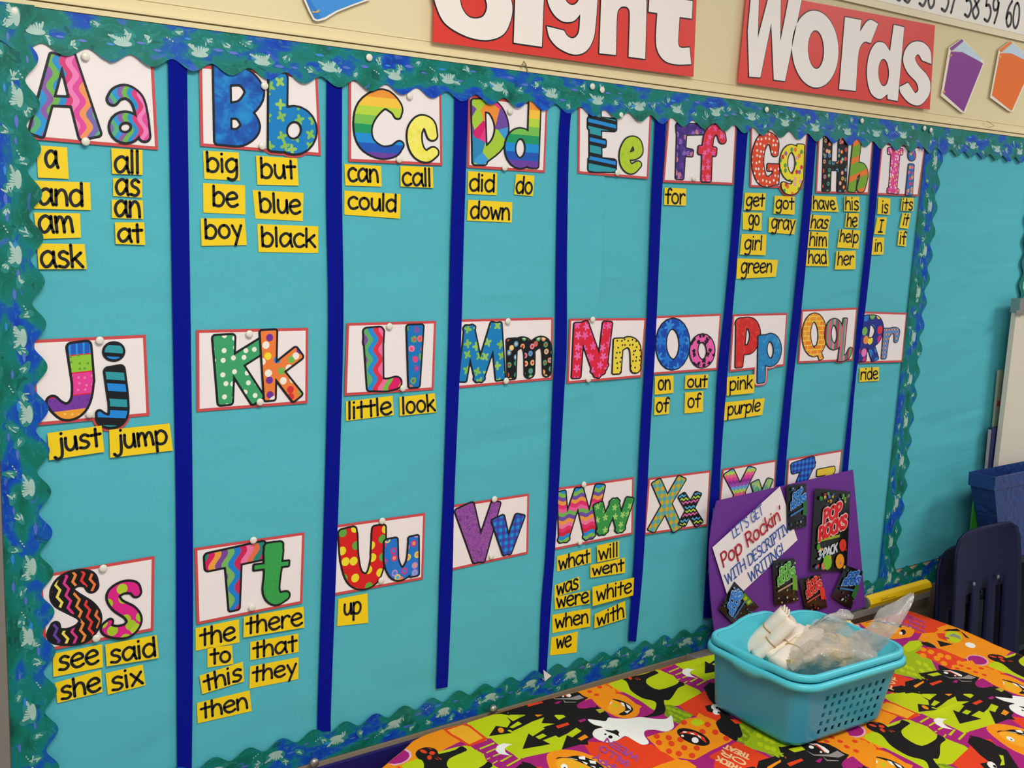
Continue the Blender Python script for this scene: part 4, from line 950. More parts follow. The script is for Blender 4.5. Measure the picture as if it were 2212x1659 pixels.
# book cut-outs
def cutout(label, layers, cr, lift=.003):
    cen = W(*cr(layers[0][1][0])[:2], lift); root = None
    for i, (nm, pts, col, smooth) in enumerate(layers):
        P = pts if not smooth else [tuple(q) for q in catmull(pts, 5, True)]
        wp = [W(*cr(p)[:2], lift + .0004 * i) for p in P]; PP = [[(w_[0], w_[2]) for w_ in wp]]
        xs_ = [p[0] for p in PP[0]]; zs_ = [p[1] for p in PP[0]]
        sh = area_shapes(lambda X, Z: sdf_polys(PP, X, Z), (min(xs_), max(xs_), min(zs_), max(zs_)), [0.0], res=70)
        if root is None:
            root = empty('book_cutout', (sum(xs_) / len(xs_), -lift, min(zs_)), label, 'cutout', 'paper book cutouts above the word wall')
        flat(nm, sh[0], lift + .0004 * i, plain('cut_' + col, col, .45, .4), root, thick=.0012 if i == 0 else 0)
cutout('purple paper book cutout right of the red Words sign', [
 ('paper_edge', [(1710,318),(1797,256),(1948,420),(1815,760),(1788,752),(1655,643)], 'F2E6D0', False), ('cover', [(1722,345),(1800,352),(1938,425),(1808,750),(1672,628)], '86308C', False),
 ('pages', [(1735,340),(1808,278),(1925,392),(1920,415),(1800,350)], 'C4D8E4', False), ('spine', [(1716,322),(1796,262),(1808,274),(1728,342)], '8A3A94', False),
 ('spiral_mark', [(1716,370),(1728,362),(1730,372),(1718,382)], 'F0A030', False), ('spiral_mark', [(1672,612),(1682,608),(1684,620),(1674,626)], 'F0A030', False)], C4)
cutout('orange paper book cutout at the top right edge', [
 ('paper_edge', [(2045,330),(2125,270),(2285,420),(2138,752),(2110,745),(1985,655)], 'F2E6D0', False), ('cover', [(2052,355),(2130,360),(2272,428),(2130,745),(1998,640)], 'F0700E', False),
 ('pages', [(2065,348),(2138,288),(2255,395),(2250,418),(2130,360)], 'C4D8E4', False), ('spine', [(2048,332),(2124,275),(2136,286),(2060,350)], 'F0801E', False),
 ('spiral_mark', [(2046,380),(2058,372),(2060,382),(2048,392)], 'F8C040', False)], C4)
cutout('blue paper book cutout left of the red Sight sign', [
 ('paper_edge', [(618,0),(660,95),(700,170),(735,182),(800,168),(900,105),(1050,45),(1185,-2),(1150,-330),(1000,-420),(560,-250)], 'F0ECE0', False), ('cover', [(636,0),(674,90),(708,155),(735,166),(790,150),(895,90),(1045,32),(1170,-14),(1136,-300),(990,-390),(580,-235)], '3C90D8', False),
 ('spine', [(640,0),(712,150),(735,160),(765,152),(735,100),(650,-40)], '2E7CC8', False), ('spiral_mark', [(688,95),(720,100),(745,82),(752,92),(735,108),(690,108)], 'F0B030', False)], C2)

# bent wire hook and loose staple in the wall
CH = crop(1060, 90, 12.29)
def wire(label, pts, nm, cat, r=.0011, cr=CH):
    P = [W(*cr(p)[:2], .004 + p[2]) for p in pts]
    tag(MB().tube(P, r, 6).build(nm, plain('dull_wire', '9A8E6A', .5, metal=.3)), label, cat)
wire('bent wire hook in the cream wall under the red Sight sign', [(790,670,0), (830,650,.006), (880,520,.010), (930,610,.006), (960,700,.002), (985,835,.002)], 'wire_hook', 'hook')
wire('loose bent staple in the cream wall at far right', [(1955,862,0), (2012,845,.006), (1965,812,.001)], 'wall_staple', 'staple', .0009, C4)

# ================================================================== below the board
M_navy = plain('navy_panel_paint', '1E1A66', .42, .4, vary=.05)
xr = W(1095, 1530, .03)[0]; xa, za = W(640, 1659, .028)[[0, 2]]; xb_, zb_ = W(900, 1577, .028)[[0, 2]]
root = empty('navy_panel', ((.1 + xr) / 2, -.02, .42), 'navy blue panel with black bolted brackets below the word wall', 'panel')
MB().box(.05, xr, -.019, -.0105, .42, .7165).build('board_face', M_navy, root)
for px, py in ((686, 1654), (1074, 1537)):
    c = W(px, py, .036); br = MB().box(c[0] - .017, c[0] + .017, -.0215, -.0191, c[2] - .03, .7165).build('bracket', plain('black_metal', '16161A', .4), root)
    MB().lathe([(.0085, 0), (.0085, .003), (.007, .006), (.003, .008)], (c[0], -.0215, c[2]), (0, -1, 0), 14).build('bolt', M_alu, br, smooth=True)
# chalk tray
xt0 = W(1500, 1412, .03)[0]; xt1 = W(2006, 1268, .04)[0]; zt = .722
mb = MB(); mb.box(xt0, xt1, -.043, -.0105, zt - .004, zt); mb.box(xt0, xt1, -.046, -.043, zt - .010, zt + .006); mb.box(xt0, xt1, -.030, -.027, zt, zt + .003); mb.box(xt0, xt1, -.040, -.037, zt, zt + .003)
root = empty('chalk_tray', ((xt0 + xt1) / 2, -.03, zt - .01), 'grey metal chalk tray under the right part of the word wall', 'tray')
mb.build('tray_channel', plain('satin_aluminium', 'BDB6AA', .35, metal=.55), root); MB().box(xt0 - .004, xt0, -.046, -.0105, zt - .010, zt + .006).build('end_cap', plain('satin_aluminium', 'BDB6AA'), root)
# yellow tube on the tray
M_ytube = plain('yellow_tube', 'F4C60C', .4, vary=.03)
a = np.array((2.318, -.033, zt + .0175)); b_ = np.array((2.585, -.033, zt + .0175))
root = empty('yellow_tube', tuple((a + b_) / 2 - np.array((0, 0, .017))), 'yellow plastic tube with grey end lying on the metal tray', 'tube')
MB().lathe([(.0160, 0), (.0172, .004), (.0172, .255), (.0160, .262), (.008, .265)], a, b_ - a, 8).build('tube_body', M_ytube, root)
MB().lathe([(.004, -.0045), (.0135, -.004), (.0150, .0005)], a, b_ - a, 16).build('end_cap', plain('grey_cap', '6E7466', .5), root, smooth=False)
mb = MB(); mb.box(2.36, 2.42, -.0512, -.0506, zt + .0215, zt + .0223); mb.box(2.355, 2.385, -.0512, -.0506, zt + .0255, zt + .0263); mb.build('printed_line', plain('tube_print', 'A88A10', .5), root)

# ------------------------------------------------------------------ purple poster leaning on the wall
def PW(x, y, e=0.0):
    t = min(1.1, max(-.05, (y - 1030) / 370)); lf = max(0, (1600 - x) / 60) ** 2 * .006
    return W(x, y, .019 + .030 * t + lf + e)
M_pur = plain('purple_posterboard', '6A2E8E', .55, .35, vary=.03)
Lp = [(1549,1082),(1538,1130),(1532,1190),(1533,1250),(1537,1310),(1543,1362),(1548,1402)]; Lc = catmull(Lp, 3)
v = []; f = []; NR = len(Lc); NCc = 24
for i, l_ in enumerate(Lc):
    t = i / (NR - 1); r_ = (1843 + 27 * t, 1015 + 296 * t)
    for j in range(NCc + 1):
        s = j / NCc; v.append(tuple(PW(l_[0] + (r_[0] - l_[0]) * s, l_[1] + (r_[1] - l_[1]) * s)))
for i in range(NR - 1):
    for j in range(NCc):
        a_ = i * (NCc + 1) + j; f.append((a_ + NCc + 1, a_ + NCc + 2, a_ + 1, a_))
root = empty('poster_board', (2.05, -.045, zt), 'purple poster board with candy packets leaning on the wall behind the blue basket', 'poster board')
nv = len(v); back = [(x, y + .0022, z) for x, y, z in v]
per = [j for j in range(NCc + 1)] + [i * (NCc + 1) + NCc for i in range(1, NR)] + [(NR - 1) * (NCc + 1) + j for j in range(NCc - 1, -1, -1)] + [i * (NCc + 1) for i in range(NR - 2, 0, -1)]
f2 = f + [tuple(nv + k for k in q[::-1]) for q in f] + [(per[k], per[(k + 1) % len(per)], nv + per[(k + 1) % len(per)], nv + per[k]) for k in range(len(per))]
mobj('purple_sheet', v + back, f2, M_pur, root, smooth=False)
tl = [PW(x, y, -.006) for x, y in ((1541,1098),(1575,1076),(1575,1200),(1530,1240))]
MB().sheet([tl[3], tl[2], tl[1], tl[0]], .001).build('teal_backing', plain('teal_board', '14708C', .5), root)
def pplate(nm, crp, quad, th, mat, parent=None, e=.001):
    Q = [PW(*crp(p)[:2], e) for p in quad]; Q = [Q[3], Q[2], Q[1], Q[0]]
    return Q, MB().sheet(Q, th).build(nm, mat, parent)
# slogan sheet
Q, sl = pplate('slogan_sheet', C17, [(155,880),(730,360),(880,815),(304,1360)], .0006, M_white, e=.0045)
tag(sl, 'white slogan sheet glued at a slant on the purple poster', 'paper')
slQ = Q
def onp(Q, x, y, lift=.0006):
    nr = np.cross(Q[1] - Q[0], Q[3] - Q[0]); nr /= np.linalg.norm(nr); d = ray(x, y); return CAM + d * (((Q[0] + nr * lift - CAM) @ nr) / (d @ nr))
Mb_, Mr_ = plain('blue_print', '2E58B0', .5), plain('red_print', 'B82030', .5)
def tline(txt, p0, p1, h_px, mat, parent, r, xs=1.0, nm='printed_line', upv=None, e=.0036):
    A = onp(slQ, *C17(p0)[:2]); B = onp(slQ, *C17(p1)[:2]); Tp = onp(slQ, *C17((p0[0] + (upv or (-.24, -.97))[0] * h_px, p0[1] + (upv or (-.24, -.97))[1] * h_px))[:2])
    ln = np.linalg.norm(B - A); ex = (B - A) / ln; ey = (Tp - A); hh = np.linalg.norm(ey) / 1.4; ey = ey / np.linalg.norm(ey)
    mb = MB(); write(mb, txt, lambda x, y: tuple(A + ex * x + ey * y), 0, ln, 0, hh, r); return mb.build(nm, mat, parent)
tline("LET'S GET", (336,802), (590,592), 84, Mb_, sl, .0013)
tline("Pop Rockin'", (248,1048), (752,632), 112, Mr_, sl, .0024)
tline("WITH DESCRIPTIVE", (278,1200), (845,712), 88, Mb_, sl, .0016)
tline("WRITING!", (478,1180), (765,925), 88, Mb_, sl, .0016)
# candy packets
M_black = plain('black_foil', '0C0E0E', .25, .6, vary=.3)
def packet(label, quad, col, flav, big=False, rot=0):
    Q0 = [PW(*C17(p)[:2], .0065) for p in quad]; Q0 = [Q0[3], Q0[2], Q0[1], Q0[0]]
    cen = sum(Q0) / 4; root = empty('candy_packet', tuple(Q0[0] * .5 + Q0[1] * .5), label, 'candy packet', 'candy packets on the purple poster')
    Q = Q0[rot:] + Q0[:rot]
    # pillow-shaped foil
    n = 8; v = []; f = []
    nr = np.cross(Q[1] - Q[0], Q[3] - Q[0]); nr /= np.linalg.norm(nr)
    for i in range(n + 1):
        for j in range(n + 1):
            s, t = j / n, i / n; p = (Q[0] * (1 - s) + Q[1] * s) * (1 - t) + (Q[3] * (1 - s) + Q[2] * s) * t
            v.append(tuple(p + nr * (.004 * (math.sin(math.pi * s) * math.sin(math.pi * t)) ** .5)))
    for i in range(n):
        for j in range(n):
            a_ = i * (n + 1) + j; f.append((a_, a_ + 1, a_ + n + 2, a_ + n + 1))
    mobj('foil_pouch', v, f, M_black, root, smooth=True)
    g, wd, hg = surf(Q, .0055)
    R = random.Random(label)
    halo, body = MB(), MB()
    t0, t1 = (.66, .47) if big else (.72, .55)
    hh = wd * .145
    def tilt(oy): return lambda x, y: g(x, y + oy + .35 * (x - wd * .5))
    for txt, oy, l_, r_ in (('POP', hg * t0, .24, .70), ('ROCKS', hg * t1, .14, .86)):
        write(halo, txt, tilt(oy), wd * l_, wd * r_, 0, hh, wd * .050); 
    g2, _, _ = surf(Q, .0062)
    def tilt2(oy): return lambda x, y: g2(x, y + oy + .35 * (x - wd * .5))
    for txt, oy, l_, r_ in (('POP', hg * t0, .24, .70), ('ROCKS', hg * t1, .14, .86)):
        write(body, txt, tilt2(oy), wd * l_, wd * r_, 0, hh, wd * .030)
    ht = halo.build('logo_rim', plain('rim_' + col[0], col[0], .4), root); body.build('logo_letters', plain('logo_' + col[1], col[1], .4), ht)
    dots = {}
    for k in range(34 if big else 20):
        x, y = R.uniform(.08, .92), R.choice([R.uniform(.04, .34), R.uniform(.86, .96)]); c = R.choice(col[2]); rr = wd * R.uniform(.015, .04)
        mbx = dots.setdefault(c, MB()); mbx.add([g(x * wd + rr * math.cos(a), y * hg + rr * math.sin(a)) for a in [q * math.pi / 4 for q in range(8)]], [tuple(range(8))])
    for c, mbx in dots.items(): tag(mbx.build('printed_dots', plain('dot_' + c, c, .4), root), kind='stuff')
    band = MB(); band.add([g(wd * x, hg * y) for x, y in (((.10, .30), (.80, .44), (.80, .485), (.10, .345)) if not big else ((.10, .355), (.70, .43), (.70, .462), (.10, .385)))], [(0, 1, 2, 3)])
    band.build('flavour_band', plain('band_' + flav, flav, .4), root)
    if big:
        mb = MB(); write(mb, '3-PACK', lambda x, y: g(x + .02 * wd, y + hg * .225 + .28 * (x - wd * .5)), wd * .12, wd * .62, 0, wd * .10, wd * .018); mb.build('printed_words', plain('pack_white', 'D8E0E8', .4), root)
        for (x, y), c, rr in (((.40, .115), '78C020', .12), ((.74, .13), 'E89810', .12), ((.30, .07), 'F08070', .06), ((.80, .33), 'D83018', .10), ((.14, .30), '58A030', .05)):
            MB().add([g(x * wd + rr * wd * math.cos(a), y * hg + rr * wd * math.sin(a) * 1.1) for a in [q * math.pi / 6 for q in range(12)]], [tuple(range(12))]).build('fruit_print', plain('fruit_' + c, c, .4), root)
    else:
        MB().add([g(x * wd, y * hg) for x, y in ((.72, .30), (.93, .26), (.95, .62), (.76, .64))], [(0, 1, 2, 3)]).build('side_panel', plain('side_' + col[3], col[3], .4), root)
        mb = MB()
        for yy in (.35, .5): mb.add([g((.84 + .07 * math.cos(a)) * wd, (yy + .05 * math.sin(a)) * hg) for a in [q * math.pi / 5 for q in range(10)]], [tuple(range(10))])
        mb.build('side_mark', plain('mark_yel', 'B8C020', .4), root)
packet('large black candy packet with red bubble letters and fruit on the purple poster', [(1028,374),(1332,402),(1300,1082),(988,1082)], ('F8C8C0', 'E01C20', ['D83020', '48A040', '3870C8', 'E0B020'], '208030'), 'A0B020', True)
packet('blue lettered candy packet at the top of the purple poster', [(782,350),(955,332),(955,700),(790,735)], ('A8D0F0', '1C78D0', ['A8C8E0', '3060A8', '286838'], '207028'), '3878B8')
packet('green lettered candy packet in the middle of the purple poster', [(662,992),(855,970),(888,1335),(685,1378)], ('D0F0C0', '58B838', ['489840', '98C080', '205828'], '68A828'), 'A89878')
packet('red lettered candy packet below the large black packet', [(890,1150),(1075,1100),(1135,1390),(948,1440)], ('F8B0A0', 'E83028', ['D83828', 'E85030', '681818'], 'E83818'), 'C05040')
packet('blue lettered candy packet at the right edge of the purple poster', [(1290,1030),(1440,1085),(1335,1412),(1172,1300)], ('A8D0F0', '1C68C8', ['A8C8E0', '3060A8', '286838'], '207028'), '3878B8')
packet('blue lettered candy packet lying sideways at the lower left of the poster', [(340,1168),(552,1385),(345,1545),(208,1405)], ('A8D0F0', '2880D8', ['A8C8E0', '3060A8', '286838'], '508828'), '3878B8', rot=1)
# ================================================================== table and printed cloth
ZC = .732
T1 = crop(820,1500,6.9125); T2 = crop(1080,1440,6.9125); T3 = crop(1320,1380,5.947); T4 = crop(1560,1520,6.9125); T5 = crop(1840,1440,5.946); T6 = crop(1880,1300,6.663); TI = lambda p: p
V1 = np.array((.528, .064)); V2 = np.array((.242, -.436))
def TP(cr, p): q = TZ(*cr(p)[:2], ZC); return (q[0], q[1])
OUT_PX = [(700,1800),(770,1709),(825,1659),(848,1640),(871,1623),(892,1603),(918,1589),(951,1577),(998,1565),(1054,1548),(1100,1534.7),(1176,1509),(1252,1491.6),(1318,1475),(1404,1451),(1462,1433),(1561,1411),(1700,1382),(1850,1347),(1962,1320),(1976,1324),(2069,1356),(2149,1392),(2212,1419),(2420,1505),(2750,1660)]
OUT = [(lambda q: (q[0], min(q[1], -.033)))(TP(TI, p)) for p in OUT_PX]
OUT += [(OUT[-1][0] - .16, -1.02), (OUT[0][0] + .30, -.98)]
LI, PU, BK, OR, RD, WH, GR, OL, YO, PK, GY, LO = 'C6D40A', 'AE1E78', '191414', 'FF960F', 'EE421A', 'FFF8F0', '7E9A14', 'A4BC10', 'FFB024', 'EDB8CC', '9A928C', 'FFC890'
def cir(cx, cy, r, k=.75, t=.3, n=8): return el_(cx, cy, r, r * k, t, n)
SH = [
 # ground patches
 (LI, T2, [(-560,760),(-380,730),(-100,640),(100,660),(560,560),(900,700),(1500,900),(1200,1000),(1000,1180),(880,1150),(720,1290),(560,1290),(340,1385),(200,1300),(80,1200),(-130,1060),(-330,1060)], 0),
 (OR, T1, [(-60,1200),(150,930),(500,700),(800,560),(1000,500),(1240,440),(1330,460),(1200,700),(1000,800),(700,1000),(500,1240)], 0),
 (OR, T6, [(760,420),(960,230),(1300,330),(1800,600),(1640,760),(1450,830),(1200,800),(900,640),(690,545)], 0),
 (LI, T3, [(-20,580),(180,500),(560,390),(700,430),(800,470),(870,540),(1000,600),(1160,690),(980,810),(880,850),(700,870),(570,925),(400,820),(200,705)], 1),
 (LI, T3, [(830,330),(1420,180),(1600,150),(1640,450),(1500,470),(1200,530),(1120,480),(960,400)], 0),
 (RD, T3, [(870,850),(1160,690),(1230,640),(1300,600),(1480,600),(1600,900),(1420,1080),(1200,1020),(1000,960)], 0),
 (GR, T3, [(690,850),(780,850),(1060,965),(1000,1020),(860,1090),(800,1060),(690,980)], 0),
 (GR, T4, [(150,250),(330,250),(620,470),(830,640),(955,815),(860,865),(640,745),(380,625),(200,545)], 0),
 (OL, T6, [(470,650),(560,570),(700,550),(760,620),(700,720),(860,800),(980,1020),(860,1050),(760,1115),(520,1070),(260,1000),(330,860)], 0),
 (RD, T4, [(80,600),(235,565),(720,830),(560,965),(300,1100),(-100,1000),(-200,760)], 0),
 (RD, T3, [(-30,1335),(210,1260),(440,1370),(520,1360),(700,1465),(830,1550),(640,1610),(420,1760),(60,1800),(-150,1640),(-380,1310)], 0),
 # castle
 (BK, T2, [(340,660),(560,590),(640,540),(760,500),(930,440),(1100,400),(1280,450),(1420,590),(1560,650),(1650,740),(1600,800),(1480,810),(1340,800),(1400,850),(1545,892),(1400,940),(1390,1050),(1310,1100),(1320,1165),(1200,1160),(920,1245),(1000,1020),(1080,1052),(1000,1000),(880,1060),(830,1030),(640,1105),(755,1165),(335,1238),(425,995),(490,1040),(670,930),(640,910),(815,858),(620,852),(660,770),(480,830),(330,900),(190,960),(100,920),(160,830),(100,760),(200,820),(300,770),(375,740)], 0),
 (BK, T2, [(-62,885),(-165,1028),(180,985),(110,950),(190,920),(60,900)], 0),
 (BK, T2, [(-560,665),(-80,600),(110,690),(150,740),(-60,700),(-240,720)], 0),
 (BK, T6, [(500,1160),(660,1120),(760,1090),(1000,1060),(980,900),(1130,930),(1300,1000),(1700,1160),(1990,1310),(1500,1340),(1100,1300),(700,1300),(500,1320)], 0),
 (BK, T6, [(690,1010),(820,1040),(960,1030),(900,1100),(740,1080)], 0),
 (RD, T6, [(800,1120),(970,1080),(985,1100),(830,1150)], 0), (OR, T6, [(620,1220),(760,1150),(780,1180),(650,1245)], 0),
 (BK, T5, [(1500,880),(1620,900),(1800,970),(1880,1040),(1850,1080),(1720,1060),(1600,960)], 0),
 (OR, T2, [(500,715),(710,630),(765,680),(560,765)], 0), (LI, T2, [(810,745),(905,700),(980,755),(880,805)], 0), (RD, T2, [(830,890),(1010,835),(1040,865),(870,925)], 0),
 (LI, T2, [(1000,1000),(1140,905),(1220,950),(1080,1050)], 0), (OR, T2, [(1160,1070),(1270,1000),(1320,1045),(1215,1100)], 0), (LI, T2, [(530,1050),(640,1000),(700,1035),(590,1090)], 0),
 (LI, T2, [(140,905),(270,825),(330,860),(190,920)], 0), (LI, T2, [(110,765),(240,725),(300,770),(190,820)], 0), (OL, T2, [(230,710),(320,680),(375,740),(310,770)], 0), (LI, T2, [(110,700),(550,570),(575,600),(180,750)], 0),
 (PU, T2, [(1110,600),(1180,540),(1320,475),(1440,585),(1300,650),(1180,670)], 1), (PU, T2, [(750,520),(850,490),(860,515),(780,550)], 0), (PU, T2, [(1170,800),(1270,770),(1290,795),(1200,830)], 0), ('B8B030', T2, [(1430,640),(1540,620),(1560,660),(1490,690)], 0),
 (OR, T2, cir(14, 945, 48), 0), (GY, T2, [(1010,480),(1060,420),(1090,385),(1150,415),(1250,430),(1190,450),(1200,475),(1130,505)], 0), (GY, T2, [(900,480),(940,510),(1080,555),(1080,540),(960,500),(920,470)], 0),
 # pumpkin with a dotted hat
 (RD, T2, [(1160,375),(1400,300),(1600,262),(1730,340),(1790,420),(1600,640),(1480,600),(1300,470)], 0),
 (RD, T6, [(640,740),(820,665),(1020,690),(1300,800),(1500,910),(1800,985),(2100,1100),(2060,1200),(1700,1170),(1400,1080),(1150,960),(900,845)], 0)]
SH += [(OR, T2, cir(x, y, r), 0) for x, y, r in ((1300,402,46),(1410,352,46),(1490,312,44),(1385,480,40),(1590,392,46),(1690,345,36),(1480,420,34))]
SH += [(OR, T6, cir(x, y, 52, .6), 0) for x, y in ((760,695),(870,730),(760,780),(960,815),(1010,775),(1120,800),(1060,880),(1290,875),(1220,930),(1390,930),(1340,990),(1510,900),(1580,960),(1480,1060),(1700,1020),(1600,1120),(1830,1030))]
SH += [
 (OR, T2, [(1480,540),(1560,440),(1700,400),(1850,430),(1980,520),(2080,620),(2060,720),(1950,768),(1780,752),(1620,680),(1520,620)], 1), (OR, T2, [(1980,540),(2120,600),(2060,650)], 0),
 (YO, T2, [(1560,500),(1700,490),(1850,600),(1830,690),(1700,700),(1590,620)], 1), (BK, T2, [(1600,466),(1800,505),(1950,585),(1985,660),(1870,722),(1770,704),(1870,650),(1850,570),(1740,512)], 1),
 (WH, T2, [(1800,530),(1850,545),(1870,600),(1825,580)], 0), (WH, T2, [(1880,555),(1950,600),(1960,650),(1905,610)], 0), (WH, T2, [(1860,665),(1950,650),(1900,695)], 0), (WH, T2, cir(1625,525,46,.85), 0), (BK, T2, cir(1628,525,13), 0), (LI, T2, cir(1722,580,30), 0),
 # lower pumpkin
 (OR, T2, [(705,1320),(900,1248),(1150,1256),(1400,1335),(1620,1440),(1740,1570),(1560,1760),(1150,1850),(850,1720),(730,1500)], 1), (YO, T2, [(850,1400),(1050,1370),(1300,1450),(1450,1560),(1350,1680),(1050,1660),(880,1540)], 1),
 (BK, T2, [(835,1385),(880,1355),(1000,1350),(1150,1326),(1350,1370),(1500,1445),(1580,1540),(1430,1525),(1250,1440),(1050,1372),(940,1362)], 1),
 (WH, T2, [(1170,1340),(1270,1330),(1275,1385),(1185,1370)], 0), (WH, T2, [(1220,1400),(1315,1430),(1290,1455)], 0), (WH, T2, [(1330,1388),(1430,1398),(1435,1442),(1350,1430)], 0), (WH, T2, [(1350,1465),(1420,1475),(1430,1505)], 0), (WH, T2, [(990,1355),(1150,1378),(1160,1392)], 0), (WH, T2, [(1480,1490),(1560,1505),(1540,1530)], 0),
 (WH, T2, cir(960,1495,56,.85), 0), (BK, T2, cir(968,1505,17), 0), (LI, T2, cir(1215,1500,36), 0),
 # cat
 (BK, T3, [(195,515),(300,480),(430,450),(560,408),(610,440),(500,470),(450,540),(480,600),(620,662),(830,590),(880,543),(950,590),(860,640),(790,745),(735,795),(678,800),(700,920),(620,985),(400,1012),(525,960),(576,880),(560,812),(400,770),(260,672),(220,590)], 1),
 (BK, T1, [(535,895),(580,830),(700,792),(840,820),(890,900),(990,912),(1100,850),(1195,775),(1250,770),(1285,810),(1260,850),(1100,925),(1000,1000),(960,1120),(1000,1250),(760,1250),(650,1010),(580,965)], 1),
 (RD, T1, el_(655,855,58,24,.35,9), 0), (RD, T1, el_(785,878,46,30,0,9), 0), (RD, T1, el_(745,945,36,36,.3,9), 0), (RD, T1, [(815,945),(880,975),(870,985)], 0), (RD, T1, [(850,930),(930,970),(915,980)], 0), (RD, T1, [(700,800),(780,815),(770,825)], 0),
 # stripes and moon
 (LI, T1, [(1400,705),(1590,655),(1600,672),(1410,728)], 0), (LI, T1, [(1490,790),(1710,700),(1722,720),(1500,812)], 0), (LI, T1, [(1590,850),(1800,760),(1810,780),(1600,868)], 0), (LI, T1, [(1385,845),(1450,810),(1462,826),(1400,862)], 0), (LI, T1, [(1500,890),(1550,868),(1562,884),(1510,908)], 0),
 (LI, T1, [(1690,910),(1820,860),(1830,880),(1700,928)], 0), (LI, T1, [(1790,1000),(1960,910),(1985,920),(1830,1012)], 0), (LI, T1, [(1890,1070),(2100,960),(2112,980),(1910,1088)], 0), (LI, T1, [(1595,955),(1650,935),(1655,950),(1600,970)], 0), (LI, T1, [(1680,1030),(1760,985),(1765,1000),(1690,1045)], 0),
 (WH, T1, [(1990,740),(1850,715),(1755,755),(1735,825),(1790,885),(1950,917),(1880,860),(1868,800),(1920,758)], 0),
 # label
 (RD, T1, [(950,520),(1240,432),(1350,455),(1460,540),(1610,645),(1560,690),(1330,768),(1200,690),(1040,600)], 0), (YO, T1, [(1010,530),(1240,455),(1330,480),(1440,560),(1545,640),(1340,735),(1200,650),(1080,590)], 0),
 # ringed spot
 (PK, T6, el_(1545,840,165,70,.2,12), 0), (PU, T6, el_(1540,838,145,58,.2,12), 0),
 # bat
 (BK, T3, [(1190,625),(1240,575),(1330,590),(1450,640),(1600,720),(1640,900),(1510,985),(1640,1080),(1695,1230),(1600,1312),(1400,1192),(1325,1082),(1410,1015),(1400,965),(1240,925),(1205,850),(1320,835),(1255,760)], 0),
 (WH, T3, cir(1335,870,52,.75), 0), (WH, T3, cir(1355,935,52,.75), 0), (BK, T3, cir(1362,880,20), 0), (BK, T3, cir(1385,945,20), 0), (LI, T5, [(1890,1140),(1945,1150),(1965,1262),(1905,1270),(1925,1210)], 0), (RD, T3, [(1530,1035),(1640,1045),(1695,1085),(1600,1092)], 0),
 # dotted pumpkin with an eye
 (OR, T3, [(455,1275),(600,1225),(720,1200),(800,1170),(870,1100),(960,1020),(1100,1000),(1250,1010),(1340,1075),(1400,1195),(1560,1290),(1480,1350),(1300,1430),(1075,1555),(850,1525),(640,1445)], 0),
 (OR, T3, [(1090,1010),(1130,940),(1200,985),(1330,1040),(1360,1075),(1230,1050)], 0)]
SH += [(RD, T3, cir(x, y, 44, .8), 0) for x, y in ((585,1262),(740,1278),(615,1342),(775,1352),(890,1300),(940,1402),(1100,1405),(745,1445),(1040,1500),(1175,1190),(1340,1195),(1240,1098),(1480,1275),(935,1072),(870,1475))]
SH += [
 (LI, T3, [(1020,1060),(1080,1020),(1170,1040),(1205,1080),(1110,1125),(1040,1095)], 0), (BK, T3, el_(1058,1262,226,88,.36,16), 0), (RD, T3, [(875,1225),(930,1185),(1080,1200),(1200,1270),(1230,1335),(1200,1320),(1100,1245),(960,1215)], 0),
 (WH, T3, [(920,1195),(960,1190),(975,1205),(930,1210)], 0), (WH, T3, [(1010,1205),(1060,1212),(1075,1232),(1030,1225)], 0), (WH, T3, [(1110,1232),(1150,1252),(1160,1280),(1120,1258)], 0), (WH, T3, cir(1080,1302,48,.8), 0), (WH, T3, cir(918,1250,20), 0),
 (PU, T3, [(1060,1560),(1300,1435),(1560,1300),(1600,1318),(1480,1400),(1330,1470),(1240,1520),(1340,1560),(1290,1700),(1100,1640)], 0),
 (OR, T3, [(500,1660),(640,1605),(830,1545),(980,1560),(1100,1640),(1000,1760),(600,1760)], 0),
 # eyeball and web
 (BK, T4, [(880,660),(1280,580),(1560,590),(1700,660),(1900,760),(1800,860),(1780,900),(2200,960),(1700,1100),(740,1100),(760,950),(960,830)], 0), (LI, T4, [(985,690),(1180,640),(1240,700),(1080,742)], 0),
 (WH, T4, [(1280,600),(1420,600),(1520,650),(1600,710),(1590,745),(1540,730),(1470,660),(1360,620)], 0), (RD, T4, [(1340,600),(1420,620),(1490,680),(1560,750),(1520,730),(1440,660)], 0), (WH, T4, cir(1330,655,42,.6), 0), (WH, T4, cir(1475,728,20,.7), 0),
 (GY, T4, [(1240,705),(1370,770),(1600,760),(1720,700),(1830,760),(1740,800),(1560,790),(1370,785)], 0), (GY, T4, [(1500,790),(1570,840),(1740,840),(1740,850),(1560,855)], 0), (RD, T4, [(965,900),(1180,830),(1215,860),(1010,945)], 0), (PU, T4, [(1390,870),(1450,825),(1500,825),(1460,885)], 0), (PU, T4, [(1790,890),(1860,820),(1960,780),(2110,885),(1980,960),(1830,960)], 1),
 (OR, T4, [(1430,560),(1700,420),(1860,400),(1900,470),(2150,560),(2300,700),(2300,1000),(2100,890),(1960,780),(1800,720),(1640,620)], 0)]
SH += [(RD, T4, cir(x, y, 48, .5), 0) for x, y in ((1560,560),(1640,500),(1760,560),(1860,640),(2000,700),(1980,560))]
SH += [(OL, T4, el_(x, y, 46, 20, .6, 8), 0) for x, y in ((300,345),(380,400),(340,470),(440,460),(500,530),(420,560),(560,580),(520,640),(640,600),(620,680),(720,650),(720,740),(800,700),(820,790),(880,780),(270,530),(360,580))]
SH += [(OL, T3, el_(x, y, 40, 18, .5, 8), 0) for x, y in ((740,890),(810,910),(880,935),(950,965),(770,950),(840,985),(900,1015),(810,1030),(1000,975))]
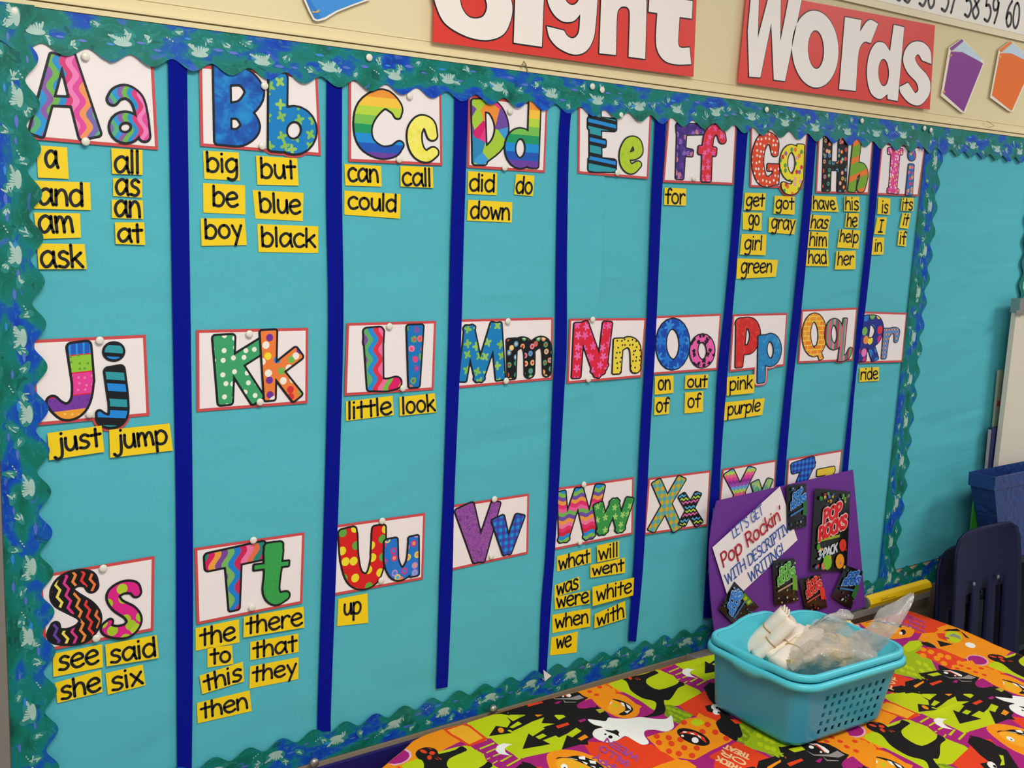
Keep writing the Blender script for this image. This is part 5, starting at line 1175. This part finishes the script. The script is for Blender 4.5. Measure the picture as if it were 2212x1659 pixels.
SH += [(LI, T6, el_(x, y, 46, 24, .5, 8), 0) for x, y in ((420,880),(520,920),(460,980),(600,950),(700,870),(800,900),(740,980),(860,960),(640,1040),(560,1020))]
SH += [(LI, T6, [(480,660),(570,580),(700,560),(740,620),(640,700),(520,730)], 1),
 # witch
 (BK, T6, [(960,550),(1190,612),(1010,655)], 0), (BK, T6, [(730,600),(820,580),(930,640),(930,672),(820,650)], 1), (RD, T6, [(960,440),(1060,440),(1140,520),(1100,560),(980,510)], 0), (LI, T6, el_(1200,500,128,86,.3,12), 0), (GY, T6, [(1120,480),(1200,445),(1300,500),(1310,545),(1240,510)], 0), (PU, T6, [(1040,490),(1130,510),(1140,535),(1060,510)], 0),
 (BK, T6, [(1050,410),(1110,385),(1250,380),(1360,460),(1430,530),(1370,510),(1300,420),(1180,410)], 0), (WH, T6, el_(1440,622,80,38,.25,10), 0), (OR, T6, el_(510,440,110,80,.1,12), 0), (BK, T6, cir(472,440,42,.9), 0), (WH, T6, cir(440,455,26,.8), 0)]
GHOST = [(1269.5,1552.8),(1282.5,1563),(1302.8,1568.8),(1286,1573.5),(1280,1584.7),(1289.8,1596),(1311.5,1604),(1333,1600.6),(1350.5,1591),(1368,1600.6),(1383.8,1609),(1394,1610),(1401.6,1605.3),(1392,1591),(1394,1580),(1414,1578),(1437.7,1581.8),(1454.5,1573),(1454.5,1560),(1450.3,1544),(1439.4,1552.4),(1414,1553),(1382,1549),(1355,1552),(1326,1550),(1314,1548.5),(1308.6,1555.7),(1290,1554)]
SH += [(WH, TI, GHOST, 1), (BK, T2, [(1560,930),(1680,950),(1740,938),(1782,980),(1768,1018),(1792,1058),(1700,1002),(1600,960)], 0), (BK, T2, cir(1575,1005,19), 0), (BK, T2, cir(1650,1050,36), 0)]
from mathutils.geometry import intersect_point_quad_2d
ox0, ox1 = min(p[0] for p in OUT), max(p[0] for p in OUT); oy0, oy1 = min(p[1] for p in OUT), max(p[1] for p in OUT)
cols = [PU]; vs = [Vector(p) for p in OUT]; fs = [list(range(len(OUT)))]; fcol = [0]
for col, cr, pts, sm in SH:
    base = [np.array(TP(cr, p)) for p in pts]
    if sm: base = catmull(base, 3, True)
    if col not in cols: cols.append(col)
    ci = cols.index(col)
    for i in range(-3, 4):
        for j in range(-3, 4):
            P = [p + V1 * i + V2 * j for p in base]
            bx0, bx1 = min(p[0] for p in P), max(p[0] for p in P); by0, by1 = min(p[1] for p in P), max(p[1] for p in P)
            if bx1 < ox0 or bx0 > ox1 or by1 < oy0 or by0 > oy1: continue
            b0 = len(vs); vs += [Vector((float(p[0]), float(p[1]))) for p in P]; fs.append(list(range(b0, b0 + len(P)))); fcol.append(ci)
def pin_(P, x, y):
    c = False; n = len(P)
    for i in range(n):
        ax, ay = P[i]; bx, by = P[(i + 1) % n]
        if (ay > y) != (by > y) and x < ax + (y - ay) * (bx - ax) / (by - ay): c = not c
    return c
for i in range(60):
    for j in range(34):
        x = ox0 + (ox1 - ox0) * (i + .5) / 60; y = -1.0 + 1.0 * (j + .5) / 34
        if pin_(OUT, x, y): vs.append(Vector((x, y)))
es = []
for pl in fs: es += [(pl[k], pl[(k + 1) % len(pl)]) for k in range(len(pl))]
VV, EE, FF, *_r = delaunay_2d_cdt(vs, es, [], 0, 1e-5, False)
vx = np.array([(q.x, q.y) for q in VV]); tri = np.array([tuple(f) for f in FF if len(f) == 3])
cc = vx[tri].mean(axis=1); top_ = np.full(len(cc), -1)
so = np.argsort(cc[:, 0]); cs_ = cc[so]
for k, pl in enumerate(fs):
    P = np.array([tuple(vs[i]) for i in pl]); x0_, x1_ = P[:, 0].min(), P[:, 0].max(); a_, b_ = np.searchsorted(cs_[:, 0], (x0_, x1_)); C_ = cs_[a_:b_]
    if not len(C_): continue
    ins = np.zeros(len(C_), bool); nP = len(P)
    for i in range(nP):
        ax, ay = P[i]; bx, by = P[(i + 1) % nP]
        if ay == by: continue
        cnd = (ay > C_[:, 1]) != (by > C_[:, 1])
        ins ^= cnd & (C_[:, 0] < ax + (C_[:, 1] - ay) * (bx - ax) / (by - ay))
    if k == 0: ok = np.zeros(len(cc), bool); ok[so[a_:b_][ins]] = True; top_[ok] = 0
    else:
        ids = so[a_:b_][ins]; ids = ids[ok[ids]]; top_[ids] = k
faces = []; fm = []
for f, k in zip(tri, top_):
    if k < 0: continue
    p, q, r = vx[f]
    cr_ = (q[0] - p[0]) * (r[1] - p[1]) - (q[1] - p[1]) * (r[0] - p[0])
    faces.append(tuple(int(i) for i in (f if cr_ > 0 else f[::-1]))); fm.append(fcol[k])
def cz(x, y): return ZC + .0011 * math.sin(x * 23 + 2 * math.sin(y * 17)) + .0008 * math.sin(y * 41 + x * 9)
edge_pts = OUT
def clothmat(col):
    b = NB('cloth_' + col, .85, .2); n = b.noise(b.obj(), 900, 2); b.bump(n, .25, .0006)
    c = lin(col); n2 = b.noise(b.obj(), 30, 3)
    return b.done(b.mix(n2, tuple(q * .92 for q in c[:3]) + (1,), tuple(min(1, q * 1.04) for q in c[:3]) + (1,)))
CM = [clothmat(c) for c in cols]
cloth = empty('tablecloth', (1.7, -.5, ZC), 'bright halloween print tablecloth in lime, orange, purple and black', 'tablecloth')
mobj('printed_top', [(v_.x, v_.y, cz(v_.x, v_.y)) for v_ in VV], faces, None, cloth, mats=CM, fm=fm, smooth=True)
# hanging hem all round
n = len(OUT); v = []; f = []; Pm = []
for i in range(n):
    a_, b_ = np.array(OUT[i]), np.array(OUT[(i + 1) % n]); m = max(1, int(np.linalg.norm(b_ - a_) / .03))
    for k in range(m): Pm.append(a_ + (b_ - a_) * k / m)
n = len(Pm); cen = np.mean(Pm, axis=0)
for i, p in enumerate(Pm):
    t = Pm[(i + 1) % n] - Pm[i - 1]; t = t / np.linalg.norm(t); nn = np.array((-t[1], t[0]));
    if nn @ (p - cen) < 0: nn = -nn
    near = p[1] > -.13
    for j in range(6):
        w_ = j / 5; q = p + nn * ((.0015 + .004 * min(1, w_ * 3) + .008 * w_ * math.sin(i * .9)) if not near else (.001 + .003 * w_))
        v.append((q[0], min(q[1], -.031), cz(p[0], p[1]) - .17 * w_))
for i in range(n):
    for j in range(5):
        a_ = i * 6 + j; b2 = ((i + 1) % n) * 6 + j; f.append((a_, b2, b2 + 1, a_ + 1))
mobj('hanging_hem', v, f, CM[cols.index(OR)], cloth, smooth=True)
# lettering printed on the panels
def ctext(lines, cr, p0, p1, pup, col, r, nm):
    A = np.array(TP(cr, p0)); B = np.array(TP(cr, p1)); U = np.array(TP(cr, pup)) - A; ln = np.linalg.norm(B - A); ex = (B - A) / ln; hh = np.linalg.norm(U); ey = U / hh
    for i in range(-1, 3):
        for j in range(-2, 3):
            mb = MB()
            o = V1 * i + V2 * j
            if not (pin_(OUT, *(A + o)) and pin_(OUT, *(B + o)) and pin_(OUT, *(A + o + U))): continue
            for k, tx in enumerate(lines):
                def g(x, y, k=k): q = A + o + ex * x + ey * (y - k * hh * 1.0); return (q[0], q[1], cz(q[0], q[1]) + .0006)
                write(mb, tx, g, ln * .04, ln * .96, hh * .2, hh * .42, r)
            if mb.v: tag(mb.build(nm, MATS.setdefault('ct' + col, clothmat(col)), cloth), kind='stuff')
ctext(['HAPPY', 'HALLO', 'WEEN'], T3, (268,1713), (-190,1439), (202,1820), 'A8489C', .0022, 'printed_words')
ctext(['TRICK', 'OR', 'TREAT'], T4, (340,965), (-60,770), (285,1062), LO, .0022, 'printed_words')

# table under the cloth
top = empty('side_table', (1.7, -.5, 0), 'table hidden under the halloween print cloth', 'table')
IN = [(p[0] + (cen[0] - p[0]) * .012, min(p[1] + (cen[1] - p[1]) * .02, -.038)) for p in OUT]
n = len(IN); v = [(x, y, ZC - .004) for x, y in IN] + [(x, y, ZC - .030) for x, y in IN]
mobj('tabletop', v, [tuple(range(n))] + [tuple(range(2 * n - 1, n - 1, -1))] + [(i, i + n, (i + 1) % n + n, (i + 1) % n) for i in range(n)], plain('table_laminate', 'B8A888', .5), top)
for x, y in ((1.15, -.13), (2.25, -.2), (1.15, -.85), (2.2, -.85)):
    MB().tube([(x, y, 0), (x, y, ZC - .03)], .018, 12).build('leg', M_alu, top)
# ================================================================== blue basket on the table
M_bask = plain('aqua_plastic', '3C9CB8', .35, .45, vary=.02)
M_bask2 = plain('bright_aqua_plastic', '52CADA', .32, .45, vary=.02)
def rrect(c, ux, uy, hx, hy, r, nside, ncor=6):
    """loop of points: front side (-uy) gets nside segments"""
    P = []
    def seg(a, b, m):
        for k in range(m): P.append((a[0] + (b[0] - a[0]) * k / m, a[1] + (b[1] - a[1]) * k / m))
    def arc(cx, cy, a0):
        for k in range(ncor): a = a0 + math.pi / 2 * k / ncor; P.append((cx + r * math.cos(a), cy + r * math.sin(a)))
    a_, b_ = (-hx + r, -hy), (hx - r, -hy); cs_ = [0.0]
    for k in range(nside): cs_.append(cs_[-1] + (.9 if k % 2 == 1 and k > 2 else 1.1))
    for k in range(nside): P.append((a_[0] + (b_[0] - a_[0]) * cs_[k] / cs_[-1], -hy))
    arc(hx - r, -hy + r, -math.pi / 2)
    seg((hx, -hy + r), (hx, hy - r), 8); arc(hx - r, hy - r, 0)
    seg((hx - r, hy), (-hx + r, hy), 12); arc(-hx + r, hy - r, math.pi / 2)
    seg((-hx, hy - r), (-hx, -hy + r), 8); arc(-hx + r, -hy + r, math.pi)
    return [np.array((c[0] + ux[0] * x + uy[0] * y, c[1] + ux[1] * x + uy[1] * y)) for x, y in P]
def basket(z0, h, base, rim, label, mat, holes=True, lip=.012, th=.0018, floor_z=0.0):
    """base / rim: (centre, half x, half y)"""
    ang = math.radians(-3); ux = (math.cos(ang), math.sin(ang)); uy = (-math.sin(ang), math.cos(ang))
    NH, NR = 9, 5; ns = 2 * NH + 3; rows = 2 * NR + 1
    def loop(t, grow=0.0):
        c = base[0] * (1 - t) + rim[0] * t; return rrect(c, ux, uy, base[1] * (1 - t) + rim[1] * t + grow, base[2] * (1 - t) + rim[2] * t + grow, .026 + .012 * t, ns)
    ts = [0.0, .06] + [.09 + .72 * (k + (.06 if k % 2 == 0 else -.06)) / rows for k in range(rows + 1)] + [.86, 1.0]
    n = len(loop(0)); v = []; f = []
    for t in ts:
        g = -.010 if t == 0 else -.002 if t == .06 else 0
        for p in loop(t, g):
            rel = p - rim[0]; bm = .016 * math.exp(-((rel @ np.array(ux) + .01) / .055) ** 4) if t == 1.0 and rel @ np.array(uy) > rim[2] * .8 else 0
            v.append((p[0], p[1], z0 + h * t + bm))
    for i in range(len(ts) - 1):
        for k in range(n):
            row = i - 2
            if holes and 0 <= row < rows and row % 2 == 0 and False: pass
            if holes and 0 < row < rows - 0 and row % 2 == 1 and k < ns and k % 2 == 1 and 2 < k < ns - 0: 
                continue
            k2 = (k + 1) % n; f.append((i * n + k, i * n + k2, (i + 1) * n + k2, (i + 1) * n + k))
    f.append(tuple(range(n))[::-1])
    cb = base[0] * .4 + rim[0] * .6
    root = empty('storage_basket', (base[0][0], base[0][1], z0), label, 'basket', 'nested aqua baskets on the table')
    o = mobj('basket_wall', v, f, mat, root, smooth=False)
    md = o.modifiers.new('thickness', 'SOLIDIFY'); md.thickness = th; md.offset = -1
    # rolled lip with a raised handle at the back and a scoop at the left
    zt_ = z0 + h; v = []; f = []
    prof = [(-.001, 0), (.002, .0025), (lip * .7, .003), (lip, .0005), (lip + .001, -.009), (lip - .001, -.009), (lip * .7, 0), (.001, 0)]
    m = len(prof); L0 = loop(1.0)
    for k, p in enumerate(L0):
        rel = p - rim[0]; lx = rel @ np.array(ux); ly = rel @ np.array(uy)
        bump = .016 * math.exp(-((lx + .01) / .055) ** 4) if ly > rim[2] * .8 else 0
        dip = -.010 * math.exp(-((ly) / .035) ** 4) if lx < -rim[1] * .9 else 0
        nx = L0[(k + 1) % n] - L0[k - 1]; nx /= np.linalg.norm(nx); nn = np.array((nx[1], -nx[0]))
        for dx, dz in prof:
            q = p + nn * dx; v.append((q[0], q[1], zt_ + dz + bump + dip * (1 if dz < -.005 else .2)))
    for k in range(n):
        k2 = (k + 1) % n
        for j in range(m):
            j2 = (j + 1) % m; f.append((k * m + j, k2 * m + j, k2 * m + j2, k * m + j2))
    mobj('rim', v, f, M_bask2, root, smooth=True)
    return root
bc = np.array((1.664, -.347)); rc = np.array((1.678, -.351))
basket(ZC + .0015, .129, (bc, .123, .107), (rc, .144, .123), 'lower aqua plastic basket with square holes on the table', M_bask)
basket(ZC + .012, .133, (bc + .001, .111, .094), (rc + np.array((.003, .002)), .142, .120), 'upper aqua plastic basket nested in the lower one, full of paper rolls and bags', M_bask2, holes=False, lip=.010)
CB = crop(1500, 1260, 4.096)
def BZ(x, y, z): return TZ(*CB((x, y))[:2], ZC + z + .015)
M_nap = plain('cream_paper_roll', 'F6E8D6', .7, .3, vary=.03)
M_band = plain('rubber_band', 'C09A5A', .5)
def roll(label, a, b, w, th, bandt):
    a = np.array(a); b = np.array(b); d = b - a; L = np.linalg.norm(d); d /= L; up = np.array((0, 0, 1.0)); s = np.cross(d, up); s /= np.linalg.norm(s); u = np.cross(s, d)
    root = empty('paper_roll', tuple((a + b) / 2), label, 'paper roll', 'banded cream paper rolls in the aqua basket')
    v = []; f = []; n = 14; m = 12
    for i in range(m + 1):
        t = i / m; k = 1 - .12 * math.exp(-((t - bandt) / .07) ** 2)
        for j in range(n):
            an = 2 * math.pi * j / n; fl = 1 + .25 * max(0, t - .6)
            r1 = w * (abs(math.cos(an)) ** .7) * (1 if math.cos(an) > 0 else -1) * k * fl; r2 = th * (abs(math.sin(an)) ** .7) * (1 if math.sin(an) > 0 else -1) * k
            v.append(tuple(a + d * (L * t + .004 * math.sin(j * 2.1) * (i == m)) + s * r1 + u * r2))
    for i in range(m):
        for j in range(n): j2 = (j + 1) % n; f.append((i * n + j, i * n + j2, (i + 1) * n + j2, (i + 1) * n + j))
    f.append(tuple(range(n))[::-1]); f.append(tuple(m * n + j for j in range(n)))
    mobj('rolled_paper', v, f, M_nap, root, smooth=True)
    # folded layers showing at the end
    mb = MB()
    for q in (-.5, 0, .5): mb.hexa([tuple(a + d * (L * x) + s * (w * y * .9) + u * (th * (q + z))) for x, y, z in ((.9,-1,-.12),(1.05,-1,-.12),(1.05,1,-.12),(.9,1,-.12),(.9,-1,.12),(1.05,-1,.12),(1.05,1,.12),(.9,1,.12))])
    mb.build('folded_edge', M_nap, root)
    c = a + d * L * bandt; P = [c + s * (w * .93 * math.copysign(abs(math.cos(t)) ** .7, math.cos(t))) + u * (th * .95 * math.copysign(abs(math.sin(t)) ** .7, math.sin(t))) for t in [2 * math.pi * k / 16 for k in range(17)]]
    MB().tube(P, .0014, 6, False).build('rubber_band', M_band, root, smooth=True)
roll('cream paper roll at the left of the basket, standing tallest', BZ(430, 600, .072), BZ(800, 250, .165), .017, .012, .60)
roll('cream paper roll leaning just right of the tallest one in the basket', BZ(540, 640, .074), BZ(860, 330, .150), .020, .012, .42)
roll('cream paper roll lying low in front of the bag in the basket', BZ(730, 720, .084), BZ(1060, 430, .120), .020, .012, .45)
roll('short cream paper roll between the leaning roll and the bag', BZ(650, 660, .078), BZ(960, 410, .122), .017, .011, .5)

# plastic bags
def bagmat(name, col, alpha, rough=.2):
    b = NB(name, rough, .6); o = b.obj(); n = b.noise(o, 24, 3, .5, 1.0); b.bump(n, .8, .008)
    b.b.inputs['Alpha'].default_value = alpha; return b.done(col)
M_bag = bagmat('clear_bag_film', 'D8D2CC', .46, .16); M_bag2 = bagmat('bag_film_full', 'E6DACA', .40, .12)
def sheet3(name, ctrl, nu, nv, mat, parent, amp, seed):
    """smooth sheet through a grid of control points, crumpled"""
    G = [catmull([np.array(p) for p in row], nu) for row in ctrl]; m = len(G[0]); rows = [catmull([g[j] for g in G], nv) for j in range(m)]; k = len(rows[0])
    v = []; R = random.Random(seed)
    for j in range(m):
        for i in range(k):
            p = rows[j][i]; a = math.sin(j * 1.7 + i * .9 + seed) + math.sin(i * 2.3 - j * 1.1 + seed * 2) + R.uniform(-.8, .8)
            v.append((p[0] + amp * .3 * a, p[1] + amp * a * .5, p[2] + amp * a))
    f = [(j * k + i, (j + 1) * k + i, (j + 1) * k + i + 1, j * k + i + 1) for j in range(m - 1) for i in range(k - 1)]
    return mobj(name, v, f, mat, parent, smooth=True)
def bag(label, ctrl, mat, amp, seed, th=0.006, full=True):
    c = np.mean([p for row in ctrl for p in row], axis=0); root = empty('plastic_bag', tuple(c), label, 'plastic bag', 'clear plastic bags in the aqua basket')
    sheet3('front_film', ctrl, 5, 5, mat, root, amp, seed)
    back = [[np.array(p) + np.array((.0, th, -th * .8)) for p in row] for row in ctrl]
    sheet3('back_film', back, 4, 4, mat, root, amp, seed + 3)
    return root
b1 = bag('full clear bag of tan pieces filling the middle of the basket',
    [[BZ(790, 690, .092), BZ(870, 550, .112), BZ(960, 420, .128), BZ(1060, 330, .140)], [BZ(900, 760, .092), BZ(1050, 620, .130), BZ(1150, 460, .140), BZ(1220, 340, .140)], [BZ(1180, 745, .092), BZ(1240, 610, .125), BZ(1300, 470, .135), BZ(1330, 330, .135)], [BZ(1640, 690, .092), BZ(1600, 600, .108), BZ(1540, 480, .120), BZ(1450, 380, .120)]], M_bag2, .0022, 1, .03)
R = random.Random(5); mb = MB()
for k in range(120):
    t1, t2 = R.uniform(0, 1), R.uniform(0, 1); p = BZ(840 + 560 * t1, 710 - 300 * t2 - 40 * t1, R.uniform(.078, .098) + .018 * t2); a = R.uniform(0, 3); l_, w_ = .013, .006
    ex = np.array((math.cos(a), math.sin(a), R.uniform(-.4, .4))) * l_; ey = np.array((-math.sin(a), math.cos(a), 0)) * w_; ez = np.array((0, 0, .004))
    mb.hexa([tuple(p + ex * x + ey * y + ez * z) for x, y, z in ((-1,-1,-1),(1,-1,-1),(1,1,-1),(-1,1,-1),(-1,-1,1),(1,-1,1),(1,1,1),(-1,1,1))])
tag(mb.build('tan_pieces', plain('tan_sticks', 'E8C890', .6, vary=.1), b1), kind='stuff')
bag('flattened clear bag lying along the back of the basket',
    [[BZ(880, 520, .100), BZ(960, 440, .120), BZ(1080, 360, .140)], [BZ(1060, 400, .128), BZ(1160, 310, .150), BZ(1290, 235, .165)], [BZ(1290, 400, .125), BZ(1380, 320, .148), BZ(1430, 285, .155)]], M_bag, .0018, 4, .008)
bag('empty clear bag with its corner sticking up at the right of the basket',
    [[BZ(1320, 560, .095), BZ(1420, 430, .125), BZ(1560, 370, .150), BZ(1650, 230, .185), BZ(1930, 85, .225)], [BZ(1400, 650, .092), BZ(1500, 560, .112), BZ(1640, 470, .140), BZ(1740, 330, .175), BZ(1945, 95, .224)], [BZ(1600, 690, .092), BZ(1640, 640, .100), BZ(1700, 540, .125), BZ(1800, 400, .160), BZ(1935, 180, .208)]], M_bag, .0012, 9, .003)

# ================================================================== navy school chairs behind the table
M_chair = plain('navy_plastic', '090E34', .5, .22, vary=.06)
M_leg = plain('chrome_leg', '9A9CA2', .25, metal=.9)
def chair(label, dx, dy, dz):
    yb = -.20
    def P(px, py, off=.20): return W(px, py, off)
    A = P(2052, 1180); B = P(2196, 1200); X0, X1 = 2.405, 2.720; zs_ = .46; ztop = .925
    root = empty('school_chair', (2.56 + dx, yb - .15 + dy, 0), label, 'chair', 'stacked navy school chairs')
    # shell: rows from seat front to back top; (y, z, halfwidth)
    prof = [(-.50, .455, .165), (-.46, .475, .17), (-.38, .480, .172), (-.30, .478, .172), (-.25, .487, .170), (-.218, .52, .166), (-.205, .57, .162), (-.200, .60, .160), (-.198, .66, .158), (-.196, .72, .156), (-.193, .78, .154), (-.190, .815, .153), (-.186, .86, .151), (-.182, .90, .146), (-.180, .925, .132), (-.179, .938, .105)]
    NC = 22; v = []; f = []
    xc = 2.563
    for (y, z, hw) in prof:
        for j in range(NC + 1):
            s = -1 + 2 * j / NC; cup = .016 * s * s; v.append((xc + hw * s + dx, y + dy - (cup if z > .5 else 0), z + dz + (cup if z <= .5 else 0)))
    for i in range(len(prof) - 1):
        for j in range(NC):
            if 6 <= i <= 9 and j in (5, 6, 10, 11, 15, 16): continue
            a = i * (NC + 1) + j; f.append((a, a + 1, a + NC + 2, a + NC + 1))
    o = mobj('shell', v, f, M_chair, root, smooth=True); md = o.modifiers.new('thickness', 'SOLIDIFY'); md.thickness = .006; md.offset = 0
    for s in (-1, 1):
        MB().lathe([(.0058, 0), (.0058, .002), (.003, .004)], (xc + dx + s * .055, -.2005 + dy, .803 + dz), (0, -1, 0), 10).build('rivet', M_leg, root)
        for fy, ty in ((-.46, -.24), (-.22, -.20)):
            MB().tube([(xc + dx + s * .15, fy + dy - .02, 0.0), (xc + dx + s * .145, fy + dy, .30), (xc + dx + s * .12, fy + dy + .01, .468 + dz)], .011, 10).build('leg', M_leg, root, smooth=True)
    return root
chair('front navy plastic school chair with slotted back behind the table end', .006, 0, 0)
chair('navy plastic school chair half hidden behind the front navy chair', -.004, .036, -.050)

# ================================================================== easel pad, books and bin at the far right
SZ = .800
gx = W(2100, 1150, .10)[0]
root = empty('storage_shelf', (gx + .3, -.09, 0), 'dark storage shelf against the wall behind the navy chairs', 'shelf')
MG = plain('dark_shelf_paint', '14181E', .6)
MB().box(gx, gx + .02, -.132, -.012, 0, SZ - .018).build('side_panel', MG, root); MB().box(gx + .56, gx + .58, -.132, -.012, 0, SZ - .018).build('side_panel', MG, root)
MB().box(gx, gx + .58, -.132, -.012, SZ - .018, SZ).build('shelf_top', MG, root)
for z in (.02, .27, .52): MB().box(gx + .02, gx + .56, -.130, -.012, z, z + .016).build('shelf_board', MG, root)
MB().box(gx + .02, gx + .56, -.016, -.012, 0, SZ - .02).build('back_panel', MG, root)
wE = .050
a0, a1 = W(2196, 672, wE), W(2152, 1040, wE); zt_ = a0[2]; xl = a0[0]; sl_ = (a1[0] - a0[0]) / (a1[2] - a0[2]); xb = xl + sl_ * (SZ - zt_)
root = empty('easel_pad', (xb + .2, -wE, SZ), 'cream easel pad with silver clip standing at the right edge', 'easel pad')
MB().sheet([(xb, -wE, SZ), (xb + .42, -wE, SZ), (xl + .42, -wE, zt_), (xl, -wE, zt_)], .014).build('paper_pad', plain('easel_paper', 'D8CFBC', .6), root)
MB().box(xl - .004, xl + .42, -wE - .010, -wE + .016, zt_ - .004, zt_ + .034).build('clip_bar', M_alu, root)
MB().box(xl - .022, xl + .03, -wE - .012, -wE - .010, zt_ - .006, zt_ + .004).build('clip_lever', M_alu, root)
g0 = W(2141, 925, .030)
root = empty('picture_book', (g0[0] + .1, -.030, SZ), 'dark blue picture book standing behind the easel pad', 'book')
MB().box(g0[0], g0[0] + .20, -.0335, -.0205, SZ, g0[2]).build('cover', plain('dark_blue_cover', '141C58', .4), root)
MB().box(g0[0] - .0008, g0[0] + .004, -.0315, -.0225, SZ + .003, g0[2] - .004).build('page_block', plain('book_pages', 'A8A09C', .7), root)
MB().box(g0[0] + .012, g0[0] + .022, -.0341, -.0336, .90, .915).build('orange_mark', plain('orange_mark', 'C04A18', .5), root)
g0 = W(2158, 800, .018)
root = empty('picture_book', (g0[0] + .1, -.016, SZ), 'pale green picture book, taller, behind the dark blue one', 'book')
MB().box(g0[0], g0[0] + .20, -.0195, -.0125, SZ, g0[2]).build('cover', plain('pale_cover', '8E9884', .5), root)
MB().box(g0[0] + .003, g0[0] + .016, -.0201, -.0196, g0[2] - .10, g0[2] - .085).build('pink_mark', plain('pink_mark', 'A03048', .5), root)
g0 = W(2104, 1075, .074)
MB().box(g0[0], g0[0] + .05, -.0745, -.0705, SZ, g0[2]).build('green_folder', plain('green_card', '2A8420', .5)); tag(bpy.data.objects['green_folder'], 'narrow green folder standing left of the blue bin', 'folder')
M_bin = bagmat('blue_bin_plastic', '1A3878', .96, .4)
wb = .145
wb = .142; A = W(2097, 1020, .078); Bq = W(2122, 1146, .078); ztb = A[2]
root = empty('blue_bin', (A[0] + .2, -.10, SZ), 'dark blue plastic bin on the shelf behind the navy chairs', 'bin')
t_ = (Bq[0] - A[0]) / (A[2] - Bq[2]); x_b = A[0] + t_ * (ztb - .04 - SZ)
v = []
for z, x0_, g in ((SZ + .001, x_b, .0), (ztb - .035, A[0] + .010, .012), (ztb - .035, A[0] + .001, .016), (ztb, A[0], .017), (ztb, A[0] + .005, .013), (SZ + .004, x_b + .003, -.003)):
    x1_ = A[0] + .36 + (A[0] - x0_); y0_, y1_ = -wb + .012 - g, -.078 + g * .3
    v += [(x0_, y0_, z), (x1_, y0_, z), (x1_, y1_, z), (x0_, y1_, z)]
f = [(3, 2, 1, 0)] + [(4 * i + k, 4 * i + (k + 1) % 4, 4 * i + 4 + (k + 1) % 4, 4 * i + 4 + k) for i in range(5) for k in range(4)] + [(20, 21, 22, 23)]
mobj('bin_body', v, f, M_bin, root)
